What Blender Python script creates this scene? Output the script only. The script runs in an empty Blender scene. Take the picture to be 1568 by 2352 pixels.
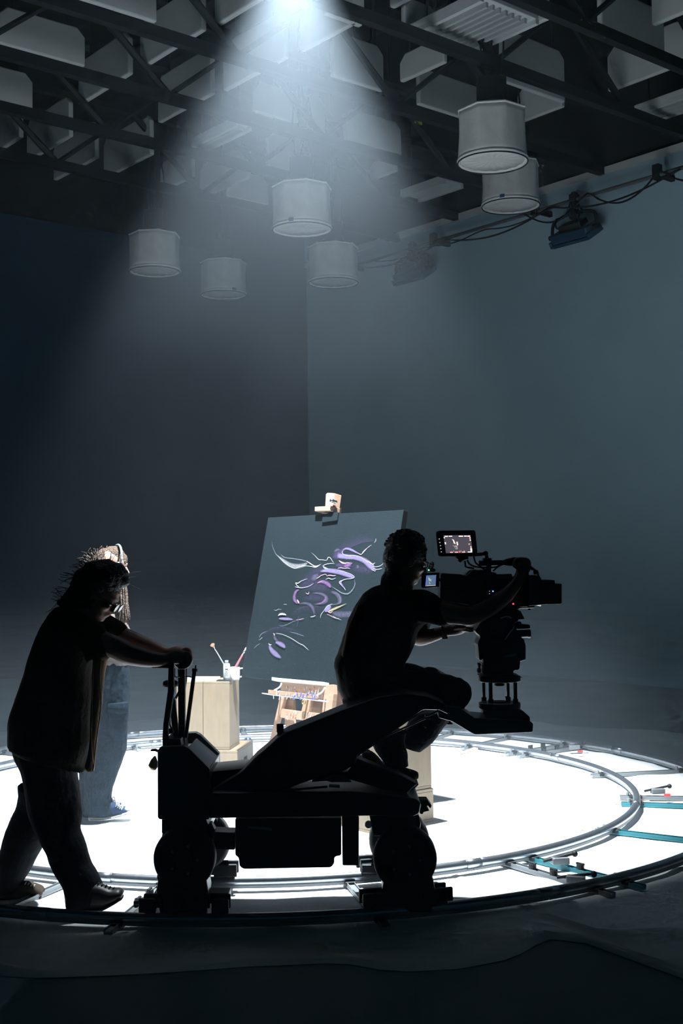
import bpy, bmesh, math, random
from mathutils import Vector, Matrix, noise

random.seed(7)
SC = bpy.context.scene
COL = SC.collection

# ------------------------------------------------------------------ camera
F_PX, W_PX, H_PX = 2787.0, 1568.0, 2352.0
CAM = Vector((0, 0, 1.626))
PITCH = math.atan((1284.3 - 1176) / F_PX)
ROLL = -0.0126
cp, sp, cr, sr = math.cos(PITCH), math.sin(PITCH), math.cos(ROLL), math.sin(ROLL)
_r0, _u0, FWD = Vector((1, 0, 0)), Vector((0, -sp, cp)), Vector((0, cp, sp))
RGT = cr * _r0 + sr * _u0
UPV = -sr * _r0 + cr * _u0
cd = bpy.data.cameras.new('camera')
cam = bpy.data.objects.new('camera', cd)
COL.objects.link(cam)
cam.matrix_world = Matrix(((RGT.x, UPV.x, -FWD.x, CAM.x), (RGT.y, UPV.y, -FWD.y, CAM.y), (RGT.z, UPV.z, -FWD.z, CAM.z), (0, 0, 0, 1)))
cd.sensor_fit = 'HORIZONTAL'
cd.sensor_width = 24.0
cd.lens = 24.0 * F_PX / W_PX
cd.clip_end = 200
SC.camera = cam

# ------------------------------------------------------------------ world, lights, exposure
w = bpy.data.worlds.new('world')
SC.world = w
w.use_nodes = True
w.node_tree.nodes['Background'].inputs[0].default_value = (0.09, 0.62, 1.0, 1)
w.node_tree.nodes['Background'].inputs[1].default_value = 0.034
SC.view_settings.view_transform = 'Standard'
SC.view_settings.look = 'None'
SC.view_settings.exposure = 0.0
SC.view_settings.gamma = 1.0
SC.view_settings.use_curve_mapping = False
try:
    SC.cycles.use_denoising = True
    SC.cycles.use_adaptive_sampling = True
    SC.cycles.adaptive_threshold = 0.08
    SC.cycles.adaptive_min_samples = 20
    SC.cycles.max_bounces = 6
    SC.cycles.diffuse_bounces = 4
    SC.cycles.volume_bounces = 1
    SC.cycles.transparent_max_bounces = 24
    SC.cycles.sample_clamp_indirect = 6.0
    SC.cycles.volume_step_rate = 1.0
    SC.cycles.volume_max_steps = 96
except Exception:
    pass
LAMP = Vector((-0.25, 7.60, 5.66))
sd = bpy.data.lights.new('spot_beam', 'SPOT')
sd.energy = 8200
sd.color = (0.84, 0.93, 1.0)
sd.spot_size = math.radians(59.5)
sd.spot_blend = 0.42
sd.shadow_soft_size = 0.10
so = bpy.data.objects.new('spot_beam', sd)
COL.objects.link(so)
so.location = LAMP
so.rotation_euler = (Vector((-0.46, 8.35, 0)) - LAMP).to_track_quat('-Z', 'Y').to_euler()
HAZE = 0.024

# ------------------------------------------------------------------ helpers
def S(px, py, Y):
    """the point at world depth Y that a pixel of the 1568x2352 frame looks at"""
    d = RGT * ((px - 784) / F_PX) + UPV * ((1176 - py) / F_PX) + FWD
    return CAM + d * (Y / d.y)

def ray(px, py):
    return RGT * ((px - 784) / F_PX) + UPV * ((1176 - py) / F_PX) + FWD

def SZ(px, py, z):
    d = ray(px, py)
    return CAM + d * ((z - CAM.z) / d.z)

def proj(p):
    v = Vector(p) - CAM
    d = v.dot(FWD)
    return 784 + F_PX * v.dot(RGT) / d, 1176 - F_PX * v.dot(UPV) / d

def link(o, parent=None):
    COL.objects.link(o)
    if parent is not None:
        o.parent = parent
    return o

def tag(o, label=None, cat=None, group=None, kind=None):
    if label: o['label'] = label
    if cat: o['category'] = cat
    if group: o['group'] = group
    if kind: o['kind'] = kind
    return o

def thing(name, label, cat, loc=(0, 0, 0), group=None):
    o = bpy.data.objects.new(name, None)
    o.empty_display_size = 0.1
    link(o)
    o.location = loc
    return tag(o, label, cat, group)

def put(name, bm, mat, parent=None, smooth=False, auto=False, bevel=0, label=None):
    """one mesh object, its geometry given in world space"""
    bmesh.ops.recalc_face_normals(bm, faces=bm.faces[:])
    if parent is not None:
        off = Vector(parent.location)
        pp = parent.parent
        while pp is not None:
            off += pp.location
            pp = pp.parent
        bmesh.ops.translate(bm, verts=bm.verts[:], vec=-off)
    me = bpy.data.meshes.new(name)
    bm.to_mesh(me)
    bm.free()
    me.materials.append(mat)
    if smooth:
        for p in me.polygons: p.use_smooth = True
    o = bpy.data.objects.new(name, me)
    link(o, parent)
    if bevel:
        m = o.modifiers.new('bevel', 'BEVEL')
        m.width = bevel
        m.segments = 2
        m.limit_method = 'ANGLE'
        m.angle_limit = 0.6
    if label: o['label'] = label
    return o

def NB(): return bmesh.new()

def box(bm, c, s, rot=None):
    m = Matrix.Translation(Vector(c)) @ (rot.to_4x4() if rot is not None else Matrix.Identity(4)) @ Matrix.Diagonal((s[0], s[1], s[2], 1))
    bmesh.ops.create_cube(bm, size=1, matrix=m)
    return bm

def frame_of(d):
    d = Vector(d).normalized()
    a = Vector((0, 0, 1)) if abs(d.z) < 0.9 else Vector((1, 0, 0))
    x = d.cross(a).normalized()
    return x, d.cross(x).normalized()

def ringed(bm, rings, close=False):
    vs = [[bm.verts.new(p) for p in r] for r in rings]
    n = len(vs[0])
    for i in range(len(vs) - 1 + (1 if close else 0)):
        a, b = vs[i], vs[(i + 1) % len(vs)]
        for k in range(n):
            bm.faces.new((a[k], a[(k + 1) % n], b[(k + 1) % n], b[k]))
    if not close:
        bm.faces.new(vs[0][::-1])
        bm.faces.new(vs[-1])
    return bm

def tube(bm, pts, r, n=8, close=False):
    pts = [Vector(p) for p in pts]
    rr = r if isinstance(r, (list, tuple)) else [r] * len(pts)
    rings = []
    x = None
    for i, p in enumerate(pts):
        if close:
            d = pts[(i + 1) % len(pts)] - pts[i - 1]
        else:
            d = pts[min(i + 1, len(pts) - 1)] - pts[max(i - 1, 0)]
        d = d.normalized()
        if x is None:
            x, y = frame_of(d)
        else:
            x = (x - d * x.dot(d)).normalized()
        y = d.cross(x)
        rings.append([p + (x * math.cos(2 * math.pi * k / n) + y * math.sin(2 * math.pi * k / n)) * rr[i] for k in range(n)])
    return ringed(bm, rings, close)

def cyl(bm, a, b, r, n=20, r2=None):
    return tube(bm, [a, b], [r, r if r2 is None else r2], n)

def ball(bm, c, r, seg=12):
    r = r if isinstance(r, (tuple, list)) else (r, r, r)
    bmesh.ops.create_uvsphere(bm, u_segments=seg, v_segments=max(6, seg // 2 + 2), radius=1,
                              matrix=Matrix.Translation(Vector(c)) @ Matrix.Diagonal((r[0], r[1], r[2], 1)))
    return bm

def catmull(P, n):
    out = []
    for i in range(len(P) - 1):
        p0, p1, p2, p3 = P[max(i - 1, 0)], P[i], P[i + 1], P[min(i + 2, len(P) - 1)]
        for k in range(n):
            t = k / n
            out.append(tuple(0.5 * ((2 * b) + (-a + c) * t + (2 * a - 5 * b + 4 * c - d) * t * t + (-a + 3 * b - 3 * c + d) * t ** 3)
                             for a, b, c, d in zip(p0, p1, p2, p3)))
    out.append(tuple(P[-1]))
    return out

def spline(pts, n=6):
    return [Vector(p) for p in catmull([tuple(p) for p in pts], n)]

class Fr:
    """reads coordinates noted on an enlarged crop of the photograph"""
    def __init__(s, ox, oy, k): s.ox, s.oy, s.k = ox, oy, k
    def __call__(s, x, y): return s.ox + x / s.k, s.oy + y / s.k
FULL = Fr(0, 0, 1)

def prism(bm, fr, pts, Y0, Y1):
    """a solid with the given outline, Y0..Y1 deep"""
    P = [S(*fr(x, y), Y0) for x, y in pts]
    a = [bm.verts.new(p) for p in P]
    b = [bm.verts.new(Vector((p.x, Y1, p.z))) for p in P]
    n = len(P)
    bm.faces.new(a)
    bm.faces.new(b[::-1])
    for i in range(n):
        bm.faces.new((a[i], b[i], b[(i + 1) % n], a[(i + 1) % n]))
    return bm

def loft(bm, fr, rings, sub=4, n=18, e=2.3, cap=True):
    """rings: (left x, left y, right x, right y, depth Y, half thickness in metres)"""
    R = catmull([tuple(map(float, r)) for r in rings], sub)
    out = []
    for lx, ly, rx, ry, Y, d in R:
        L, Q = S(*fr(lx, ly), Y), S(*fr(rx, ry), Y)
        c, h = (L + Q) / 2, (Q - L) / 2
        ring = []
        for k in range(n):
            t = 2 * math.pi * k / n
            ct, st = math.cos(t), math.sin(t)
            ring.append(c + h * math.copysign(abs(ct) ** (2 / e), ct) + Vector((0, max(d, .002), 0)) * math.copysign(abs(st) ** (2 / e), st))
        out.append(ring)
    return ringed(bm, out)

def limb(bm, fr, pts, n=12):
    """pts: (x, y, Y, radius in metres)"""
    P = catmull([tuple(map(float, p)) for p in pts], 5)
    W = [S(*fr(p[0], p[1]), p[2]) for p in P]
    R = [max(p[3], .003) for p in P]
    tube(bm, W, R, n)
    ball(bm, W[0], R[0] * .99, 12)
    ball(bm, W[-1], R[-1] * .99, 12)
    return bm

def fuse(o, voxel=.006, smooth=3):
    m = o.modifiers.new('fuse', 'REMESH')
    m.mode = 'VOXEL'
    m.voxel_size = voxel
    m.use_smooth_shade = True
    if smooth:
        s = o.modifiers.new('smooth', 'SMOOTH')
        s.factor = 0.5
        s.iterations = smooth
    return o

def displace(o, strength, size, typ='CLOUDS'):
    t = bpy.data.textures.new('folds', typ)
    t.noise_scale = size
    m = o.modifiers.new('folds', 'DISPLACE')
    m.texture = t
    m.strength = strength
    m.mid_level = .5
    m.texture_coords = 'LOCAL'

# ------------------------------------------------------------------ materials
def mat(name, col, rough=.6, metal=0, var=0, scale=8, bump=0, bscale=40, spec=.5, emit=None, stretch=None, col2=None):
    m = bpy.data.materials.new(name)
    m.use_nodes = True
    nt = m.node_tree
    b = nt.nodes['Principled BSDF']
    b.inputs['Base Color'].default_value = (*col, 1)
    b.inputs['Roughness'].default_value = rough
    b.inputs['Metallic'].default_value = metal
    b.inputs['Specular IOR Level'].default_value = spec
    if emit:
        b.inputs['Emission Color'].default_value = (*emit[0], 1)
        b.inputs['Emission Strength'].default_value = emit[1]
    tc = nt.nodes.new('ShaderNodeTexCoord')
    mp = nt.nodes.new('ShaderNodeMapping')
    nt.links.new(tc.outputs['Object'], mp.inputs['Vector'])
    if stretch: mp.inputs['Scale'].default_value = stretch
    if var or col2:
        n = nt.nodes.new('ShaderNodeTexNoise')
        n.inputs['Scale'].default_value = scale
        n.inputs['Detail'].default_value = 5
        nt.links.new(mp.outputs[0], n.inputs['Vector'])
        r = nt.nodes.new('ShaderNodeValToRGB')
        r.color_ramp.elements[0].position = .3
        r.color_ramp.elements[1].position = .7
        c2 = col2 if col2 else tuple(min(1, c * (1 + var)) for c in col)
        r.color_ramp.elements[0].color = (*(tuple(c * (1 - var) for c in col) if not col2 else col), 1)
        r.color_ramp.elements[1].color = (*c2, 1)
        nt.links.new(n.outputs['Fac'], r.inputs[0])
        nt.links.new(r.outputs[0], b.inputs['Base Color'])
    if bump:
        n2 = nt.nodes.new('ShaderNodeTexNoise')
        n2.inputs['Scale'].default_value = bscale
        n2.inputs['Detail'].default_value = 6
        nt.links.new(mp.outputs[0], n2.inputs['Vector'])
        bn = nt.nodes.new('ShaderNodeBump')
        bn.inputs['Strength'].default_value = bump
        bn.inputs['Distance'].default_value = .02
        nt.links.new(n2.outputs['Fac'], bn.inputs['Height'])
        nt.links.new(bn.outputs[0], b.inputs['Normal'])
    return m

M = dict(
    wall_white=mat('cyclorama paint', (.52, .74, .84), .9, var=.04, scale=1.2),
    wall_shaded=mat('shaded cyclorama paint', (.025, .065, .105), .95, var=.08, scale=1.0),  # left cyclorama wall; the weaker light on it is put into the colour
    upper=mat('dark upper wall', (.02, .028, .032), .95),
    roof=mat('black roof deck', (.012, .018, .02), .95),
    floor=mat('grey studio floor', (.36, .50, .57), .6, var=.12, scale=1.5),
    cloth=mat('white ground cloth', (.84, .86, .87), .92, var=.03, scale=3, bump=.5, bscale=5),
    steel_dark=mat('painted dark steel', (.007, .012, .015), .7),
    baffle=mat('off white acoustic panel', (.62, .66, .66), .95, var=.05, scale=4, bump=.2, bscale=12),
    silk=mat('white diffusion silk', (.78, .78, .76), .9, var=.06, scale=6, bump=.35, bscale=9),
    trimtape=mat('white binding tape', (.85, .85, .84), .8),
    black=mat('black powder coat', (.012, .016, .018), .42, bump=.08, bscale=90),
    blackm=mat('matt black metal', (.010, .013, .015), .6),
    anod=mat('dark anodised aluminium', (.035, .040, .045), .38, metal=.5),
    rubber=mat('black rubber', (.012, .013, .014), .75),
    chrome=mat('brushed steel', (.55, .57, .60), .28, metal=1),
    rail=mat('track tube steel', (.33, .36, .40), .30, metal=.9, var=.1, scale=30),
    teal=mat('teal painted steel', (.02, .20, .24), .5),
    grey=mat('grey galvanised steel', (.22, .24, .25), .5, metal=.3),
    pine=mat('pale pine', (.62, .45, .28), .6, var=.15, scale=14, stretch=(1, 1, 6)),
    ply=mat('birch plywood', (.215, .160, .100), .6, var=.10, scale=7, stretch=(4, 4, 1)),
    plyedge=mat('plywood seam', (.22, .16, .10), .7),
    beech=mat('beech easel wood', (.36, .225, .15), .6, var=.12, scale=12, stretch=(1, 1, 5)),
    canvas=mat('charcoal grey canvas', (.007, .014, .018), .95, var=.08, scale=4, bump=.15, bscale=160, spec=.15),
    canvas_edge=mat('black canvas edge', (.012, .014, .016), .8),
    skin=mat('skin', (.20, .10, .068), .55, var=.1, scale=20),
    skin2=mat('fair skin', (.55, .33, .25), .55, var=.08, scale=20),
    hair=mat('dark brown hair', (.012, .008, .006), .5, var=.3, scale=60, bump=1, bscale=90),
    hair2=mat('light brown hair', (.085, .050, .028), .5, var=.35, scale=60, bump=1, bscale=110),
    shirt_shaded=mat('shaded brown corduroy', (.022, .017, .013), .95, bump=.3, bscale=80, spec=.08),  # body of the overshirt, its shade painted in as a darker colour
    shirt=mat('brown corduroy', (.21, .14, .085), .95, var=.15, scale=20, bump=.3, bscale=80, spec=.08),  # same overshirt cloth; light on the open fronts is put into the colour
    tee=mat('black cotton', (.016, .017, .018), .95, bump=.3, bscale=60, spec=.08),
    tee_brown=mat('brown back panel cloth', (.045, .026, .014), .95, spec=.08),
    trouser=mat('black twill', (.012, .014, .017), .95, bump=.3, bscale=50, spec=.08),
    jean=mat('dark denim', (.030, .034, .040), .95, bump=.4, bscale=60, spec=.08),
    cargo=mat('navy cargo cotton', (.0075, .0145, .022), .95, var=.08, scale=8, bump=.4, bscale=26, spec=.08),
    top=mat('grey brown knit', (.13, .11, .10), .95, bump=.3, bscale=70, spec=.08),
    navy=mat('navy canvas', (.02, .035, .07), .9, spec=.08),
    white=mat('white rubber', (.42, .43, .44), .6),
    shoe=mat('black leather', (.014, .013, .013), .45),
    suede=mat('worn brown suede', (.07, .055, .042), .85, var=.2, scale=30, spec=.08),
    lens=mat('spectacle lens', (.35, .33, .34), .12, spec=1),
    ceramic=mat('white ceramic', (.50, .50, .49), .25),
    plastic=mat('grey white plastic', (.27, .30, .32), .4),
    label=mat('white label', (.42, .43, .43), .6),
    ink=mat('black ink', (.02, .02, .02), .6),
    paper=mat('white paper', (.86, .86, .86), .8),
    pinkp=mat('pink paint', (.50, .13, .15), .6, var=.3, scale=60),
    bristle=mat('brown bristle', (.40, .20, .12), .8),
    bluep=mat('blue paint', (.10, .13, .45), .6),
    whitep=mat('white paint', (.48, .48, .49), .6),
    redp=mat('red paint', (.55, .05, .05), .6),
    greenp=mat('green paint', (.45, .70, .45), .6),
    blue_metal=mat('blue lamp housing', (.015, .07, .14), .45),
    tapeblue=mat('blue tape', (.03, .12, .30), .6),
    yellow=mat('yellow strip', (.55, .62, .05), .6),
    brass=mat('brass', (.35, .25, .12), .35, metal=.8),
    cable=mat('black cable', (.010, .012, .014), .6),
    louver=mat('pale ribbed diffuser', (.45, .48, .48), .7),
)

# ------------------------------------------------------------------ the room
AZ = math.radians(50.24)
A = Vector((math.sin(AZ), math.cos(AZ), 0))            # one wall direction: right and away
B = Vector((-math.cos(AZ), math.sin(AZ), 0))           # the other: left and away
CORNER = S(709, 1100, 22.0); CORNER.z = 0
AC, BC = CORNER.dot(A), CORNER.dot(B)
def AB(a, b, z=0): return A * a + B * b + Vector((0, 0, z))
ROT = Matrix((A, B, Vector((0, 0, 1)))).transposed()
def abox(bm, a0, a1, b0, b1, z0, z1):
    return box(bm, AB((a0 + a1) / 2, (b0 + b1) / 2, (z0 + z1) / 2), (abs(a1 - a0), abs(b1 - b0), z1 - z0), ROT)
A0, B0, TOPZ, ROOFZ = -20.0, -20.0, 6.95, 10.6
tag(put('floor', abox(NB(), A0, AC + .3, B0, BC + .3, -.3, 0), M['floor']), kind='structure')
tag(put('ceiling', abox(NB(), A0, AC + .3, B0, BC + .3, ROOFZ, ROOFZ + .3), M['roof']), kind='structure')

def cyc_wall(name, along, m):
    """a studio wall whose foot sweeps into the floor in a quarter round"""
    bm = NB()
    R, n = 1.0, 10
    prof = [(R * (1 - math.sin(t * math.pi / 2 / n)), R * (1 - math.cos(t * math.pi / 2 / n))) for t in range(n + 1)]
    prof = [(x, z + .004) for x, z in prof] + [(0, TOPZ), (-.25, TOPZ), (-.25, .004)]
    vs = []
    for e in (0, 1):
        row = []
        for x, z in prof:
            row.append(bm.verts.new(AB(AC - x, (B0, BC)[e], z) if along == 'B' else AB((A0, AC)[e], BC - x, z)))
        vs.append(row)
    k = len(prof)
    for i in range(k):
        bm.faces.new((vs[0][i], vs[0][(i + 1) % k], vs[1][(i + 1) % k], vs[1][i]))
    bm.faces.new(vs[0]); bm.faces.new(vs[1][::-1])
    o = put(name, bm, m)
    return tag(o, kind='structure')
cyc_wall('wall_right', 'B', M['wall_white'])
cyc_wall('wall_left', 'A', M['wall_shaded'])
tag(put('wall_upper_right', abox(NB(), AC + .05, AC + .3, B0, BC, TOPZ, ROOFZ), M['upper']), kind='structure')
tag(put('wall_upper_left', abox(NB(), A0, AC, BC + .05, BC + .3, TOPZ, ROOFZ), M['upper']), kind='structure')
tag(put('trim_1', abox(NB(), AC - .05, AC + .05, B0, BC, TOPZ, TOPZ + .10), M['baffle']), kind='structure')
tag(put('wall_back', abox(NB(), A0 - .3, A0, B0, BC, 0, 3), M['upper']), kind='structure')

# haze that fills the room
vm = bpy.data.materials.new('haze')
vm.use_nodes = True
nt = vm.node_tree
nt.nodes.clear()
vo = nt.nodes.new('ShaderNodeOutputMaterial')
vs = nt.nodes.new('ShaderNodeVolumeScatter')
vs.inputs['Color'].default_value = (.74, .88, 1.0, 1)
vs.inputs['Anisotropy'].default_value = 0.15
ge = nt.nodes.new('ShaderNodeNewGeometry')
sx = nt.nodes.new('ShaderNodeSeparateXYZ')
nt.links.new(ge.outputs['Position'], sx.inputs[0])
mr = nt.nodes.new('ShaderNodeMapRange')             # haze gathers under the roof and thins towards the floor
mr.inputs['From Min'].default_value = 0.0
mr.inputs['From Max'].default_value = 10.0
nt.links.new(sx.outputs['Z'], mr.inputs['Value'])
hr = nt.nodes.new('ShaderNodeValToRGB')
el = hr.color_ramp.elements
el[0].position = .15; el[0].color = (.0, .0, .0, 1)
el[1].position = .56; el[1].color = (.60, .60, .60, 1)
for ps, v in ((.20, .055), (.27, .10), (.34, .28), (.42, .62)):
    e_ = el.new(ps); e_.color = (v, v, v, 1)
nt.links.new(mr.outputs[0], hr.inputs[0])
hn = nt.nodes.new('ShaderNodeTexNoise')
hn.inputs['Scale'].default_value = .9
hn.inputs['Detail'].default_value = 1
nt.links.new(ge.outputs['Position'], hn.inputs['Vector'])
hm = nt.nodes.new('ShaderNodeMapRange')
hm.inputs['From Min'].default_value = .3
hm.inputs['From Max'].default_value = .7
hm.inputs['To Min'].default_value = .55 * HAZE
hm.inputs['To Max'].default_value = 1.45 * HAZE
nt.links.new(hn.outputs['Fac'], hm.inputs['Value'])
# smoke hangs thickest round the hot lamp; a thinner layer lies over the floor
vd = nt.nodes.new('ShaderNodeVectorMath'); vd.operation = 'DISTANCE'
fl = nt.nodes.new('ShaderNodeVectorMath'); fl.operation = 'MULTIPLY'
fl.inputs[1].default_value = (1, 1, 0)
nt.links.new(ge.outputs['Position'], fl.inputs[0])
nt.links.new(fl.outputs[0], vd.inputs[0])
vd.inputs[1].default_value = (LAMP.x, LAMP.y + .4, 0)
rd_ = nt.nodes.new('ShaderNodeMapRange'); rd_.interpolation_type = 'SMOOTHSTEP'
rd_.inputs['From Min'].default_value = 1.0
rd_.inputs['From Max'].default_value = 3.2
rd_.inputs['To Min'].default_value = 1.0
rd_.inputs['To Max'].default_value = 0.03
nt.links.new(vd.outputs['Value'], rd_.inputs['Value'])
mu = nt.nodes.new('ShaderNodeMath'); mu.operation = 'MULTIPLY'
nt.links.new(hr.outputs[0], mu.inputs[0]); nt.links.new(rd_.outputs[0], mu.inputs[1])
lr = nt.nodes.new('ShaderNodeValToRGB')
e2 = lr.color_ramp.elements
e2[0].position = .05; e2[0].color = (.50, .50, .50, 1)
e2[1].position = .30; e2[1].color = (.028, .028, .028, 1)
q_ = e2.new(.14); q_.color = (.085, .085, .085, 1)
nt.links.new(mr.outputs[0], lr.inputs[0])
ad = nt.nodes.new('ShaderNodeMath'); ad.operation = 'ADD'
nt.links.new(mu.outputs[0], ad.inputs[0]); nt.links.new(lr.outputs[0], ad.inputs[1])
m2 = nt.nodes.new('ShaderNodeMath'); m2.operation = 'MULTIPLY'
nt.links.new(ad.outputs[0], m2.inputs[0]); nt.links.new(hm.outputs[0], m2.inputs[1])
nt.links.new(m2.outputs[0], vs.inputs['Density'])
nt.links.new(vs.outputs[0], vo.inputs['Volume'])
hz = put('haze', abox(NB(), A0 + .1, AC - .02, B0 + .1, BC - .02, .0, ROOFZ - .05), vm)
hz['kind'] = 'stuff'; hz['label'] = 'thin blue grey haze hanging through the whole studio'; hz['category'] = 'haze'

# ------------------------------------------------------------------ ceiling: trusses, panels
ZB = 7.35                                               # undersides of the panels
def truss(px, py, along, z=6.95, h=1.0, wdt=.12, chord=.12, web=True, step=2.3, label=''):
    p = SZ(px, py, z)
    a, b = p.dot(A), p.dot(B)
    t = thing('roof_truss' if web else 'roof_beam', label, 'truss' if web else 'beam', AB(a, b, z))
    lo, hi = (-9.0, AC - .02) if along == 'A' else (-2.0, BC - .02)
    def bar(z0, z1, name):
        bm = abox(NB(), lo, hi, b - wdt / 2, b + wdt / 2, z0, z1) if along == 'A' else abox(NB(), a - wdt / 2, a + wdt / 2, lo, hi, z0, z1)
        put(name, bm, M['steel_dark'], t)
    bar(z, z + chord, 'lower_chord')
    if web:
        bar(z + h, z + h + .08, 'upper_chord')
        s, k = lo + .3, 0
        while s < hi - step:
            def q(u, zz): return AB(u, b, zz) if along == 'A' else AB(a, u, zz)
            d = (q(s + step / 2, z + h) - q(s, z + chord))
            put('web_bar', cyl(NB(), q(s, z + chord - .03), q(s + step / 2, z + h + .03), .035, 6), M['steel_dark'], t)
            put('web_bar', cyl(NB(), q(s + step / 2, z + h + .03), q(s + step, z + chord - .03), .045, 6), M['steel_dark'], t)
            s += step
    else:
        bar(z + chord, ROOFZ - 1.2, 'web_plate') if False else None
    return t
T1 = [(385, 98, 'beside the top left panels'), (350, 340, 'above the leftmost round lantern'), (300, 425, 'nearest the dark left wall'),
      (270, 205, 'through the middle of the panels at left'), (1054, 130, 'crossing behind the nearest round lantern'),
      (1289, 50, 'in the top right corner of the ceiling')]
for i, (x, y, s) in enumerate(T1):
    truss(x, y, 'A', z=6.95 if i != 2 else 6.9, h=1.0, label='dark steel lattice truss ' + s, wdt=.10)
def girder(px, py, z, d, wd, label):
    p = SZ(px, py, z)
    a = p.dot(A)
    t = thing('roof_girder', label, 'girder', AB(a, p.dot(B), z))
    put('flange', abox(NB(), a - wd / 2, a + wd / 2, -2, BC - .02, z, z + .04), M['steel_dark'], t)
    put('web_plate', abox(NB(), a - .02, a + .02, -2, BC - .02, z + .04, z + d - .04), M['steel_dark'], t)
    put('flange', abox(NB(), a - wd / 2, a + wd / 2, -2, BC - .02, z + d - .04, z + d), M['steel_dark'], t)
girder(300, 222, 8.35, .5, .45, 'deep dark steel girder running away between the panels at left')
girder(1100, 430, 8.3, .6, .5, 'deep dark steel girder running away beside the right wall')

BAF = []
def baffle(along, x0, y0, x1, hpx, label, z=ZB, clip=.10, grp=True):
    """a hanging panel: lower left corner at pixel x0,y0, lower right corner above pixel column x1"""
    p = SZ(x0, y0, z)
    d = A if along == 'A' else -B
    L = .05
    for _ in range(60):                                  # run along the panel until its far end sits in column x1
        if proj(p + d * L)[0] >= x1: break
        L += .05
    h = hpx * p.y / F_PX
    th = (B if along == 'A' else A) * .035
    c = min(clip, h * .3, L * .3)
    out = [(0, 0), (L, 0), (L, h - c), (L - c, h), (c, h), (0, h - c)]
    bm = NB()
    for s in (-1, 1):
        vsx = [bm.verts.new(p + d * u + Vector((0, 0, v)) + th * s) for u, v in out]
        if s < 0: va = vsx
        else: vb = vsx
    bm.faces.new(va); bm.faces.new(vb[::-1])
    for i in range(6):
        bm.faces.new((va[i], vb[i], vb[(i + 1) % 6], va[(i + 1) % 6]))
    t = thing('ceiling_baffle', label, 'acoustic panel', p, 'white acoustic panels hanging from the roof')
    put('panel', bm, M['baffle'], t, bevel=.018)
    for u in (L * .2, L * .8):
        q = p + d * u + Vector((0, 0, h))
        put('hanger', cyl(NB(), q - Vector((0, 0, .04)), Vector((q.x, q.y, ROOFZ)), .008, 5), M['cable'], t)
    return t

for v in [
    ('A', -5, 100, 191, 92, 'pale acoustic panel with a clipped corner, largest at the upper left edge'),
    ('A', 150, -12, 356, 100, 'pale acoustic panel cut by the top of the picture, left of the light beam'),
    ('A', -85, 215, 66, 86, 'small pale panel corner at the left edge, below the largest panel'),
    ('B', 498, 62, 622, 110, 'panel with a bright lower edge just left of the beam at the top'),
    ('B', 327, 158, 465, 110, 'dim panel between two trusses, right of the largest left panel'),
    ('B', 185, 242, 298, 98, 'dim panel below and right of the largest left panel'),
    ('B', 367, 283, 485, 107, 'six sided panel left of the beam, with a bright right edge'),
    ('B', 517, 210, 657, 110, 'panel half inside the left side of the light beam'),
    ('B', 66, 371, 162, 92, 'dark panel low at the left edge of the ceiling'),
    ('B', 127, 415, 220, 85, 'dark panel under the third truss at far left'),
    ('B', 242, 410, 348, 92, 'dim panel directly above the leftmost round lantern'),
    ('B', -45, 375, 47, 95, 'dark panel cut by the left edge under the second truss'),
    ('A', 582, 257, 680, 75, 'hazy panel in the middle of the beam, over the ribbed light'),
    ('B', 693, 120, 830, 108, 'brightest panel in the middle of the beam, near the top'),
    ('A', 697, 300, 742, 90, 'narrow hazy panel in the beam above the middle lantern'),
    ('B', 463, 456, 570, 76, 'hazy panel above the lowest left lantern'),
    ('A', 520, 452, 610, 66, 'hazy panel left of the middle lantern top'),
    ('B', 372, 440, 443, 66, 'small dim panel right of the leftmost lantern cables'),
    ('A', 612, 388, 702, 88, 'hazy panel directly behind the top of the middle lantern'),
    ('B', 1132, 102, 1254, 80, 'panel beside the ribbed light, above the nearest lantern'),
    ('B', 922, 190, 1016, 62, 'panel just right of the beam, under the ribbed light'),
    ('A', 959, 240, 1104, 88, 'panel left of the nearest lantern'),
    ('A', 1150, 186, 1292, 125, 'large dim panel right of the nearest lantern hanger'),
    ('B', 1192, 284, 1290, 80, 'panel touching the right side of the nearest lantern'),
    ('B', 1399, 212, 1575, 100, 'pale panel in a truss opening at the right edge'),
    ('A', 1376, 70, 1521, 112, 'dark panel at the top right'),
    ('A', 925, 65, 1000, 75, 'dim panel at the top, right of the beam'),
    ('B', 900, 20, 955, 60, 'panel corner at the top edge, right of the beam'),
    ('A', 745, 33, 824, 80, 'bright panel corner at the top of the beam'),
    ('A', 762, 175, 876, 108, 'bright panel in the right half of the beam'),
    ('A', 790, 332, 916, 88, 'hazy panel low in the right half of the beam'),
    ('B', 854, 415, 905, 40, 'small hazy panel piece under the low right hazy panel'),
    ('B', 1190, -20, 1330, 100, 'panel behind the cables at the top right'),
    ('B', 1500, 60, 1640, 90, 'pale panel cut by the right edge near the top'),
]:
    baffle(*v)

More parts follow.
